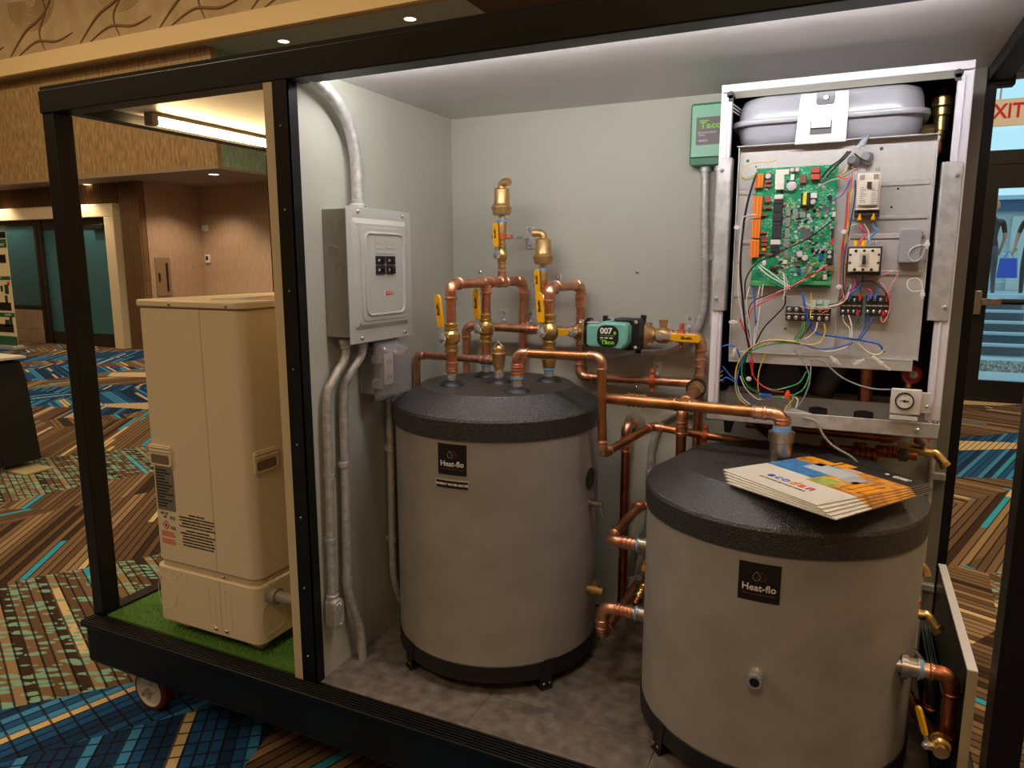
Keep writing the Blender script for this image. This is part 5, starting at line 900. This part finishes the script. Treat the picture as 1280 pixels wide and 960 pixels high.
('black',0.0016,[(2.185,0.438,1.733),(2.199,0.438,1.722),(2.219,0.438,1.712)]),
('white',0.0013,[(2.347,0.438,1.529),(2.329,0.438,1.528),(2.314,0.438,1.519),(2.312,0.438,1.502),(2.324,0.438,1.493),(2.337,0.438,1.503),(2.344,0.438,1.526)]),
('white',0.0013,[(2.343,0.438,1.429),(2.324,0.438,1.427),(2.314,0.438,1.438),(2.316,0.438,1.452),(2.331,0.438,1.456),(2.342,0.438,1.445),(2.345,0.438,1.426)]),
]
PCB=[
('orange_connector','orange',0.012,1.9720,1.7010,1.9910,1.6680),
('orange_connector','orange',0.012,1.9710,1.6490,1.9910,1.5960),
('orange_connector','orange',0.012,1.9710,1.5940,1.9900,1.5500),
('orange_connector','orange',0.012,1.9700,1.5460,1.9900,1.5030),
('white_relay','cream',0.012,2.0180,1.6960,2.0380,1.6850),
('white_relay','cream',0.012,2.0180,1.6850,2.0390,1.6740),
('white_relay','cream',0.012,2.0190,1.6740,2.0390,1.6620),
('white_relay','cream',0.012,2.0190,1.6500,2.0390,1.6400),
('black_relay','black',0.011,2.0180,1.6400,2.0380,1.6300),
('black_relay','black',0.011,2.0180,1.6290,2.0380,1.6190),
('black_relay','black',0.011,2.0180,1.6190,2.0380,1.6090),
('black_relay','black',0.011,2.0180,1.6080,2.0380,1.5980),
('black_relay','black',0.011,2.0180,1.5980,2.0380,1.5880),
('black_relay','black',0.011,2.0180,1.5860,2.0380,1.5770),
('black_relay','black',0.011,2.0180,1.5760,2.0380,1.5670),
('black_relay','black',0.011,2.0180,1.5660,2.0380,1.5570),
('black_relay','black',0.011,2.0180,1.5570,2.0380,1.5470),
('white_relay','cream',0.010,2.0160,1.5450,2.0380,1.5340),
('black_relay','black',0.010,2.0170,1.5330,2.0380,1.5250),
('black_relay','black',0.010,2.0170,1.5240,2.0380,1.5160),
('black_relay','black',0.008,2.0170,1.4810,2.0360,1.4740),
('varistor','maroon',0.008,1.9960,1.7030,2.0100,1.6980),
('varistor','maroon',0.008,1.9950,1.6850,2.0100,1.6800),
('varistor','maroon',0.008,1.9960,1.6750,2.0100,1.6700),
('varistor','maroon',0.008,1.9980,1.6380,2.0120,1.6330),
('varistor','maroon',0.008,1.9970,1.6240,2.0120,1.6190),
('varistor','maroon',0.008,1.9890,1.6070,2.0040,1.6020),
('varistor','maroon',0.008,1.9900,1.5650,2.0050,1.5600),
('varistor','maroon',0.008,1.9940,1.5520,2.0090,1.5470),
('varistor','maroon',0.008,1.9940,1.5530,2.0090,1.5490),
('varistor','maroon',0.008,1.9950,1.5450,2.0090,1.5400),
('varistor','maroon',0.008,1.9950,1.5360,2.0090,1.5310),
('varistor','maroon',0.008,1.9900,1.5150,2.0040,1.5110),
('varistor','maroon',0.008,2.0080,1.5130,2.0230,1.5090),
('varistor','redp',0.008,1.9980,1.6480,2.0060,1.6370),
('varistor','orange',0.008,1.9970,1.5260,2.0050,1.5180),
('capacitor','red',0.014,2.0970,1.7080,2.1150,1.6960),
('capacitor','red',0.014,2.0980,1.6930,2.1160,1.6810),
('white_label','cream',0.002,2.0180,1.7090,2.0470,1.6970),
('capacitor','cream',0.009,2.0520,1.6960,2.0600,1.6830),
('coil','brown',0.012,2.0730,1.6930,2.0870,1.6750),
('transformer','black',0.016,2.0780,1.6520,2.0980,1.6210),
('transformer','yellow',0.018,2.0830,1.6520,2.0910,1.6240),
('white_label','cream',0.014,2.0990,1.6510,2.1130,1.6390),
('processor','darkgrey',0.003,2.0830,1.5690,2.1040,1.5470),
('white_label','cream',0.004,2.1480,1.6070,2.1550,1.5960),
('pin_header','black',0.005,2.1480,1.5690,2.1540,1.5450),
('chip','grey',0.003,2.0460,1.6170,2.0560,1.6010),
('chip','grey',0.003,2.0620,1.6160,2.0720,1.5950),
('chip','grey',0.003,2.0780,1.6170,2.0900,1.5960),
('chip','grey',0.003,2.0460,1.5970,2.0570,1.5760),
('chip','grey',0.003,2.0470,1.5720,2.0570,1.5500),
('chip','grey',0.003,2.0460,1.5480,2.0560,1.5280),
('chip','grey',0.003,2.0470,1.5250,2.0550,1.5040),
('chip','darkgrey',0.003,2.1280,1.6200,2.1320,1.6100),
('chip','darkgrey',0.003,2.1330,1.6200,2.1370,1.6100),
('chip','darkgrey',0.003,2.1380,1.6190,2.1420,1.6100),
('varistor','redp',0.006,2.1480,1.5450,2.1540,1.5330),
('terminal','black',0.010,2.1430,1.5200,2.1570,1.4890),
('relay','brownlight',0.005,2.1410,1.4840,2.1610,1.4720),
('coil','navy',0.007,2.1260,1.5110,2.1340,1.4970),
('coil','navy',0.007,2.0800,1.4750,2.0880,1.4660),
('connector','red',0.007,2.1000,1.4680,2.1050,1.4620),
('connector','yellow',0.007,2.1120,1.4650,2.1200,1.4560),
('connector','cream',0.006,2.1380,1.4630,2.1460,1.4510),
('connector','maroon',0.006,2.1280,1.4620,2.1340,1.4540),
('green_connector','pcbg',0.009,1.9730,1.4450,2.0330,1.4340),
('green_connector','pcbg',0.009,2.0830,1.4470,2.1560,1.4380),
('white_label','cream',0.003,1.9990,1.4960,2.0070,1.4840),
('connector','cream',0.006,2.0460,1.4970,2.0560,1.4880),
]
CAPS=[(2.056, 1.669, 0.0109, 'capw'), (2.105, 1.631, 0.0063, 'capw'), (2.055, 1.706, 0.0046, 'pinkw'), (2.066, 1.705, 0.0046, 'pinkw'), (2.14, 1.64, 0.0052, 'black'), (2.002, 1.694, 0.0063, 'capw'), (2.083, 1.51, 0.0067, 'capw'), (2.095, 1.502, 0.0071, 'capw'), (2.077, 1.493, 0.0042, 'brown'), (2.148, 1.515, 0.0042, 'capw'), (2.149, 1.504, 0.0042, 'capw')]
def control_unit():
    x0, x1, z0, z1, yf = 1.884, 2.405, 1.098, 1.912, .45
    t = thing('control_unit', 'white wall-hung heating control unit with its cover off, wiring and circuit board showing', 'boiler', ((x0+x1)/2, D, z0))
    ca = MB().box(x0, x0+.003, yf, D, z0+.02, z1).box(x1-.003, x1, yf, D, z0+.02, z1).box(x0, x1, yf, D, z1-.003, z1).box(x0, x1, D-.006, D-.002, z0, z1).out('casing', WHITEP, t)
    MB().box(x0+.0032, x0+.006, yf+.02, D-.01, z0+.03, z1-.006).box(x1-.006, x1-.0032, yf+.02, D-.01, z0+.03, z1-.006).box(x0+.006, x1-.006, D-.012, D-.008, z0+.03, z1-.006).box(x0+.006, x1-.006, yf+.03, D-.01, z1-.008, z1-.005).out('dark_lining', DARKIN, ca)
    for a, b in ((x0, x0+.026), (x1-.03, x1)): 
        l = bx('front_lip', a, b, yf-.003, yf+.016, z0+.035, z1-.02, WHITEP, t, .002); m_ = (a+b)/2+(.003 if a == x0 else -.003); bx('lip_fold', m_-.002, m_+.002, yf-.006, yf-.003, z0+.04, z1-.03, WHITEP, l, .001)
    MB().box(x0, x1, yf-.003, yf+.02, z1-.018, z1).out('top_lip', WHITEP, t, .002)
    MB().prism([(0, 0), (.022, -.012), (.023, -.010), (.001, .002)], x0+.03, x1-.03, frame((0, yf-.002, z1-.017), (0, 1, 0), (0, 0, 1))).out('top_fold', mat('greenish_white_fold', (206, 208, 192), .4), t)
    for x in (x0+.022, x1-.03): MB().lathe([(0, .009), (.002, .009)], (x, yf-.003, z1-.025), (0, -1, 0), 16).box(x-.006, x+.006, yf-.005, yf-.003, z1-.04, z1-.025).out('keyhole', BLACKP, t)
    MB().box(x0, x1-.002, yf-.012, yf-.009, z0-.006, z0+.03).box(x0, x1-.002, yf-.012, yf+.03, z0-.006, z0-.003).out('bottom_rail', GALV, t, .001)
    bx('floor_pan', x0+.003, x1-.003, yf-.009, D-.006, z0-.0, z0+.004, WHITEP, t); bx('rear_step', x0+.01, x1-.05, yf+.1, yf+.12, z0+.004, z0+.05, mat('brushed_step', (150, 148, 144), .5, .3), t)
    screw((x1-.045, yf-.012, z0+.012), (0, -1, 0), .006, t)
    for k in range(3): MB().tube([(x0+.012, yf+.02, 1.20-k*.011), (x0+.03, yf+.03, 1.215-k*.011)], .0012, 6).out('louvre_light', WHITEP, ca)
    for k in range(3): MB().tube([(x0+.012, yf+.01, z1-.032-k*.008), (x0+.06, yf+.14, z1-.06-k*.007)], .0015, 6).out('louvre', WHITEP, ca)
    # side galvanised brackets
    for a, b, za, zb in ((1.886, 1.915, 1.372, 1.742), (2.362, 2.400, 1.362, 1.706)):
        br = MB().prism(rrect(a, b, za, zb, .006), 0, .003, frame((0, yf-.006, 0), (1, 0, 0), (0, 0, 1))).out('side_bracket', GALV, t, .001); MB().box((b if a < 2 else a)-.0015, (b if a < 2 else a)+.0015, yf-.006, yf+.03, za, zb).out('bracket_fold', GALV, br)
        for z in (za+.03, zb-.03): screw(((a+.009) if a < 2 else (b-.010), yf-.009, z), (0, -1, 0), .005, br)
    # expansion vessel
    ev = thing_part = MB(); cx0, cx1, y0, y1 = 1.918, 2.322, .462, .72
    def ring(ins, z, n=8): return [(a, b, z) for a, b in rrect(cx0+ins, cx1-ins, y0+ins, y1-ins, .06, n)]
    prof = [(.05, 1.767), (.022, 1.769), (.008, 1.778), (.003, 1.79), (.0, 1.812), (-.0, 1.815), (-.011, 1.816), (-.013, 1.821), (-.011, 1.828), (0, 1.829), (.0, 1.835), (.003, 1.862), (.009, 1.878), (.022, 1.887), (.05, 1.889)]
    n = len(ring(0, 0)); vs = []; [vs.extend(ring(i_, z)) for i_, z in prof]
    ev.add(vs, [(i*n+j, i*n+(j+1) % n, (i+1)*n+(j+1) % n, (i+1)*n+j) for i in range(len(prof)-1) for j in range(n)]+[tuple(range(n-1, -1, -1)), tuple((len(prof)-1)*n+j for j in range(n))])
    ev = ev.out('expansion_vessel', VESSEL, t, smooth=50)
    T = frame((0, .446, 0), (1, 0, 0), (0, 0, 1))
    MB().prism([(2.056, 1.762), (2.166, 1.762), (2.166, 1.846), (2.164, 1.873), (2.137, 1.873), (2.137, 1.852), (2.133, 1.846), (2.102, 1.846), (2.097, 1.852), (2.097, 1.873), (2.064, 1.873), (2.062, 1.846)], -.0015, .0015, T).out('vessel_bracket', mat('bright_galvanised', (206, 206, 206), .35, .75, var=.05), ev, .0008)
    MB().prism([(2.088, 1.782), (2.134, 1.782), (2.134, 1.812), (2.088, 1.812)], .0013, .0022, T).out('bracket_slot', mat('slot_shadow_grey', (90, 92, 96), .5), ev); MB().prism([(2.090, 1.795), (2.132, 1.795), (2.132, 1.812), (2.090, 1.812)], .002, .007, T).out('bracket_tab', mat('bright_galvanised', (206, 206, 206), .35, .75), ev, .001); screw((2.118, .448, 1.862), (0, -1, 0), .008, ev)
    # brass set at the top right
    q = MB().lathe([(0, .012), (.02, .012), (.02, .016), (.05, .016), (.052, .013), (.055, .02), (.07, .02), (.075, .024), (.095, .024), (.1, .02), (.115, .018), (.118, .008)], (2.362, .60, 1.775), (0, 0, 1), 12).lathe([(0, .013), (.04, .013), (.04, .016), (.06, .016)], (2.35, .6, 1.80), (-1, 0, 0), 8); q.out('safety_fitting', BRASS, t)
    MB().tube(smooth_path([(2.36, .6, 1.775), (2.362, .6, 1.75), (2.35, .6, 1.735), (2.356, .6, 1.70), (2.352, .61, 1.6), (2.352, .61, 1.45)], 6), .009, 10).out('inner_copper_pipe', COPPERX, t); bx('white_clip', 2.30, 2.345, .56, .58, 1.772, 1.782, WHITEB, t, .001)
    # control plate
    px0, px1, pz0, pz1, yp = 1.930, 2.350, 1.268, 1.768, .470
    cp = MB().box(px0, px1, yp, yp+.002, pz0, pz1).box(px0, px0+.002, yp-.018, yp+.10, pz0, pz1).box(px1-.002, px1, yp-.018, yp+.10, pz0, pz1).out('control_plate', PLATE, t)
    bx('top_shelf', px0-.004, px1+.004, yp-.022, yp+.08, pz1-.002, pz1, PLATE, cp); bx('foot_flange', px0, px1-.01, yp-.014, yp-.012, 1.243, pz0-.001, PLATE, cp); bx('foot_shelf', px0, px1-.01, yp-.014, yp, pz0-.002, pz0, PLATE, cp)
    for za, zb in ((1.662, 1.674), (1.588, 1.596), (1.545, 1.556), (1.462, 1.473)): MB().box(2.185, px1-.008, yp-.0035, yp, za, zb).out('stamped_rib', PLATE, cp, .0012)
    for za, zb in ((1.655, 1.663), (1.536, 1.544), (1.405, 1.41)): MB().box(px0+.004, 1.975, yp-.003, yp, za, zb).out('stamped_rib', PLATE, cp, .001)
    bx('divider_fold', 2.171, 2.174, yp-.012, yp, 1.29, 1.735, PLATE, cp)
    for x, z, r in ((1.95, 1.735, .004), (1.97, 1.72, .002), (1.94, 1.49, .0025), (2.06, 1.33, .003), (2.28, 1.655, .0025), (2.27, 1.615, .0025), (1.99, 1.345, .003), (1.99, 1.32, .003), (2.24, 1.745, .004), (2.13, 1.285, .002)): MB().lathe([(0, r), (.0012, r)], (x, yp, z), (0, -1, 0), 12).out('hole_plug', mat('dark_green_plug', (40, 90, 66), .5) if r > .0025 else BLACKT, cp)
    # board
    pb = bx('circuit_board', 1.974, 2.154, .4555, .458, 1.432, 1.714, None or m_pcb(), t)
    for nm, c, h, a, z_hi, b, z_lo in PCB:
        o = MB().box(min(a, b), max(a, b), .4555-h, .4555, min(z_lo, z_hi), max(z_lo, z_hi)).out(nm, PC[c], pb, .0006 if h > .004 else 0)
    for nm, c, h, a, z_hi, b, z_lo in PCB:
        if nm == 'orange_connector':
            k = 0; s = MB(); z = z_lo+.004
            while z < z_hi-.003:
                for f in (.3, .72): s.box(a+(b-a)*f-.001, a+(b-a)*f+.001, .4430, .4436, z-.0008, z+.0008)
                z += .0046
            o = s.out('socket_pins', BLACKT, pb)
    for x, z, r, c in CAPS: MB().lathe([(0, r), (.012, r), (.0128, r*.85)], (x, .4555, z), (0, -1, 0), 16).out('capacitor', PC[c], pb)
    rn = random.Random(9)
    s = MB()
    for i in range(620):
        lo = rn.random() < .75; x = rn.uniform(2.03, 2.150) if lo else rn.uniform(1.995, 2.15); z = rn.uniform(1.46, 1.63) if lo else rn.uniform(1.445, 1.71); w, h = rn.choice(((.0014, .0008), (.0008, .0014), (.0022, .0012), (.003, .002), (.0036, .0028))); s.box(x-w, x+w, .4555-.0012, .4555, z-h, z+h, rn.choice((0, 0, 0, 1, 1, 2, 3)))
    s.out('small_components', [PC['capw'], PC['black'], PC['tan'], PC['grey']], pb, kind='stuff', smooth=0)
    # breaker, contactor
    T = frame((0, .455, 0), (1, 0, 0), (0, 0, 1)); IV = mat('ivory_component', (224, 214, 196), .4)
    b = MB().box(2.196, 2.244, -0+.425, .468, 1.607, 1.688).out('circuit_breaker', IV, t, .002); MB().box(2.200, 2.240, .418, .425, 1.617, 1.672).out('face', IV, b, .002); MB().box(2.216, 2.225, .411, .418, 1.655, 1.668).out('toggle', mat('dark_toggle', (80, 40, 36), .4), b, .001)
    for x in (2.205, 2.233): MB().box(x-.005, x+.005, .4225, .425, 1.674, 1.685).out('terminal', CHROME, b)
    MB().box(2.194, 2.246, .432, .468, 1.594, 1.607).out('terminal_base', PC['black'], b, .001); 
    for x in (2.206, 2.234): MB().lathe([(0, .0045), (.014, .0045)], (x, .436, 1.600), (0, 0, -1), 10).out('ferrule_sleeve', YELLOW, b)
    for k in range(8): MB().box(2.203, 2.203+rn.uniform(.006, .014), .4176, .418, 1.655-k*.0045, 1.6562-k*.0045).box(2.226, 2.226+rn.uniform(.005, .012), .4176, .418, 1.652-k*.0045, 1.6532-k*.0045).out('print_line', PC['darkgrey'], b)
    c = MB().box(2.186, 2.258, .43, .468, 1.462, 1.527).out('contactor', PC['black'], t, .002); MB().prism([(2.190, 1.470), (2.254, 1.470), (2.254, 1.522), (2.190, 1.522)], .03, .042, T).out('face', IV, c, .002); MB().box(2.218, 2.225, .405, .413, 1.487, 1.507).out('slider', PC['black'], c, .001); MB().box(2.212, 2.232, .4115, .4128, 1.483, 1.511).out('slider_slot', mat('ivory_shade', (196, 186, 168), .4), c)
    for x in (2.204, 2.221, 2.238):
        for z in (1.517, 1.475): MB().lathe([(0, .0032), (.0012, .0032)], (x, .413, z), (0, -1, 0), 10).out('terminal_screw', BLACKT, c)
    for x in (2.193, 2.251):
        for z in (1.508, 1.49): MB().lathe([(0, .0028), (.0012, .0028)], (x, .413, z), (0, -1, 0), 10).out('terminal_screw', BLACKT, c)
    for x in (2.203, 2.219): MB().lathe([(0, .005), (.014, .0045)], (x, .436, 1.527), (0, 0, 1), 10).out('ferrule_sleeve', YELLOW, c)
    def block(xa, xb, za, zb, cols, caps=None):
        b = bx('terminal_block', xa, xb, .447, .468, za, zb, PC['black'], t, .001); n = cols; w = (xb-xa)/n
        bx('bus_strip', xa+.002, xb-.002, .4445, .447, (za+zb)/2-.0015, (za+zb)/2+.002, CHROME, b)
        for k in range(n):
            x = xa+w*(k+.5)
            for z in (za+(zb-za)*.22, za+(zb-za)*.8): MB().lathe([(0, w*.3), (.002, w*.3), (.003, w*.15)], (x, .447, z), (0, -1, 0), 10).out('screw', CHROME, b)
            bx('barrier', x+w*.5-.0008, x+w*.5+.0008, .441, .447, za+.002, zb-.002, PC['black'], b)
        return b
    block(2.060, 2.108, 1.352, 1.386, 3); block(2.112, 2.160, 1.352, 1.386, 3); b = block(2.180, 2.226, 1.368, 1.414, 4); b2 = block(2.232, 2.282, 1.368, 1.416, 4)
    for x in (2.122, 2.136, 2.150): bx('clear_cover', x-.005, x+.005, .436, .446, 1.384, 1.402, mat('pale_green_plastic', (176, 206, 184), .3), t, .001)
    for x, z, c in ((2.187, 1.411, 'blue'), (2.199, 1.411, 'blue'), (2.221, 1.411, 'red'), (2.239, 1.412, 'blue'), (2.251, 1.412, 'blue'), (2.276, 1.414, 'red'), (2.218, 1.374, 'red'), (2.272, 1.374, 'red')): MB().lathe([(0, .004), (.012, .003)], (x, .441, z-.004), (0, 0, 1), 8).out('ferrule_sleeve', WC[c], t)
    gb = bx('grey_relay_box', 2.291, 2.334, .44, .468, 1.49, 1.565, mat('mid_grey_box', (150, 150, 152), .45), t, .002); bx('red_led', 2.334, 2.337, .455, .458, 1.555, 1.558, REDT, gb)
    tl = bx('printed_tag', 2.231, 2.246, .4685, .4695, 1.534, 1.541, WHITET, t); text('HOP', .006, frame((2.238, .468, 1.5375), (1, 0, 0), (0, 0, 1)), BLACKT, tl)
    text('L2', .009, frame((2.236, .469, 1.70), (1, 0, 0), (0, 0, 1)), BLACKT, cp); text('L1', .009, frame((2.216, .469, 1.70), (1, 0, 0), (0, 0, 1)), BLACKT, cp)
    # wires
    for c, r, p in WIRES: MB().tube(smooth_path([(x, y+rn.uniform(-.004, .004), z) for x, y, z in p], 5), max(r, .0011), 7).out('wire', WC[c], t, smooth=80)
    # grommet boots, cable clips, connectors
    for x, z, s in ((2.186, 1.717, 1), (2.213, 1.722, 1.1)): MB().lathe([(0, .012*s), (.008, .014*s), (.02, .009*s)], (x, .468, z), (-.3, -1, .3), 14).out('rubber_grommet', mat('grey_grommet', (120, 120, 122), .5), t)
    for x, z in ((2.198, 1.752), (2.206, 1.757)): MB().lathe([(0, .005), (.018, .0035), (.026, .0015)], (x-.006, .436, z-.008), (.5, 0, 1), 10).out('wire_cap', mat('pale_blue_cap', (170, 184, 196), .4), t)
    def clip(x, z, a, L=.02): 
        T = frame((x, .434, z), (cos(R(a)), 0, sin(R(a))), (-sin(R(a)), 0, cos(R(a)))); MB().box(-L/2, L/2, -.003, .003, 0, .005, T=T).box(-.004, .004, -.005, .005, -.001, .006, T=T).out('cable_clip', mat('translucent_nylon', (222, 218, 216), .35), t, .001)
    for x, z, a, L in ((1.947, 1.272, 80, .02), (1.94, 1.345, 0, .02), (1.938, 1.575, 0, .014), (2.178, 1.262, -40, .03), (2.228, 1.262, 30, .026), (2.275, 1.262, -38, .05), (2.176, 1.56, 0, .012), (2.175, 1.435, 0, .014), (1.985, 1.205, -15, .012), (2.345, 1.53, 90, .02), (2.345, 1.42, 90, .02)): clip(x, z, a, L)
    MB().box(2.012, 2.040, .425, .435, 1.163, 1.171).out('blue_connector', WC['blue'], t, .001); MB().lathe([(0, .0035), (.014, .007), (.018, .0065)], (2.078, .435, 1.182), (-.1, 0, -1), 10).out('orange_wire_nut', mat('wire_nut_orange', (236, 86, 40), .4), t)
    # lower bay fittings
    MB().tube([(2.19, .62, 1.26), (2.145, .60, 1.15)], .03, 18).out('grey_duct', mat('grey_rubber_duct', (70, 70, 74), .6), t); MB().tube(smooth_path([(2.20, .60, 1.265), (2.235, .58, 1.262), (2.25, .57, 1.24), (2.25, .57, 1.13)], 6), .017, 16).out('inner_copper_pipe', COPPERX, t); MB().tube([(2.10, .60, 1.25), (2.17, .60, 1.25)], .007, 10).out('inner_copper_pipe', COPPER, t)
    for x in (2.145, 2.25): MB().lathe([(0, .034), (.02, .034), (.024, .026)], (x, .575, z0+.004), (0, 0, 1), 14).out('black_union_nut', BLACKP, t); MB().lathe([(0, .019), (.014, .019)], (x, .575, z0+.028), (0, 0, 1), 14).out('steel_collar', GALV, t)
    bx('steel_strap', 2.09, 2.33, .625, .63, z0+.02, z0+.045, GALV, t, .001); MB().lathe([(0, .06), (.1, .06), (.11, .05)], (2.02, .66, 1.19), (.3, -1, 0), 24).out('pump_head', DARKIN, t)
    MB().lathe([(0, .012), (.02, .012), (.02, .016), (.05, .016), (.055, .011), (.07, .011)], (2.345, .56, 1.135), (0, 0, 1), 12).out('relief_body', BRASS, t); MB().lathe([(0, .02), (.006, .023), (.022, .023), (.026, .018)], (2.345, .56, 1.222), (.1, -1, .1), 10).out('red_cap', mat('deep_red_cap', (150, 26, 32), .4), t); MB().lathe([(.026, .009), (.028, .009)], (2.347, .558, 1.223), (.1, -1, .1), 14).out('cap_badge', mat('cap_badge_grey', (180, 170, 170), .4), t)
    MB().prism([(0, 0), (.05, -.012), (.045, -.018), (-.02, -.016), (-.01, .004)], 0, .02, frame((2.085, .47, 1.135), (1, 0, 0), (0, 0, 1))).out('white_plastic_cover', WHITEB, t, .002)
    MB().tube(smooth_path([(2.115, .435, 1.118), (2.145, .43, 1.112), (2.165, .425, 1.08), (2.19, .425, 1.055), (2.235, .425, 1.03), (2.265, .43, .985)], 6), .0028, 8).out('grey_cable', WC['grey'], t)
    # gauge
    g = bx('gauge_bracket', 2.300, 2.362, yf-.03, yf-.022, 1.147, 1.207, WHITEB, t, .003); bx('bracket_wing', 2.362, 2.382, yf-.02, yf-.017, 1.152, 1.200, WHITEB, g, .002); bx('bracket_foot', 2.301, 2.358, yf-.028, yf-.022, 1.133, 1.144, WHITEB, g, .002); screw((2.374, yf-.02, 1.168), (0, -1, 0), .004, g)
    ce = (2.328, yf-.03, 1.1795); MB().lathe([(0, .0195), (.005, .0195), (.005, .017), (.003, .0165)], ce, (0, -1, 0), 28).out('gauge_bezel', BLACKP, g); MB().lathe([(0, .0168), (.0032, .0168)], ce, (0, -1, 0), 28).out('gauge_dial', WHITET, g)
    s = MB()
    for k in range(13):
        a = R(-40+k*21.7); s.tube([(ce[0]+.0125*cos(a), ce[1]-.0034, ce[2]+.0125*sin(a)), (ce[0]+.0148*cos(a), ce[1]-.0034, ce[2]+.0148*sin(a))], .0004, 4)
    s.out('gauge_ticks', BLACKT, g); MB().prism([(-.012, .001), (.004, -.002), (.009, -.0022), (.009, .0012), (.004, .001)], 0, .0008, frame((ce[0], ce[1]-.0035, ce[2]), (1, 0, 0), (0, 0, 1))).out('gauge_needle', BLACKT, g); MB().lathe([(0, .003), (.001, .003)], (ce[0], ce[1]-.0036, ce[2]), (0, -1, 0), 10).out('gauge_hub', BLACKT, g)
    for k, s_ in enumerate(('0', '1', '2', '3', '4')): a = R(215-k*62); text(s_, .0035, frame((ce[0]+.0105*cos(a), ce[1]-.0034, ce[2]+.0105*sin(a)), (1, 0, 0), (0, 0, 1)), BLACKT, g)
def m_pcb():
    n = NT('green_circuit_board'); X = n.xyz(); mt = n.math
    f = n.noise(90, 2); a = mt('LESS_THAN', mt('ABSOLUTE', mt('SUBTRACT', mt('FRACT', mt('MULTIPLY', mt('ADD', X[0], mt('MULTIPLY', f, .02)), 160.)), .5)), .1)
    b = mt('LESS_THAN', mt('ABSOLUTE', mt('SUBTRACT', mt('FRACT', mt('MULTIPLY', mt('ADD', X[2], mt('MULTIPLY', f, .02)), 130.)), .5)), .1); m2 = mt('GREATER_THAN', n.noise(40, 2), .52)
    tr = mt('MULTIPLY', mt('MAXIMUM', a, b), m2); col = n.mix(tr, lin((22, 140, 92)), lin((120, 200, 160))); n.l(col, n.b.inputs['Base Color']); n.b.inputs['Roughness'].default_value = .35; return n.m

hall(); exit_side(); cabinet(); turf(); outdoor_unit(); tanks(); piping(); electrical(); control_unit()
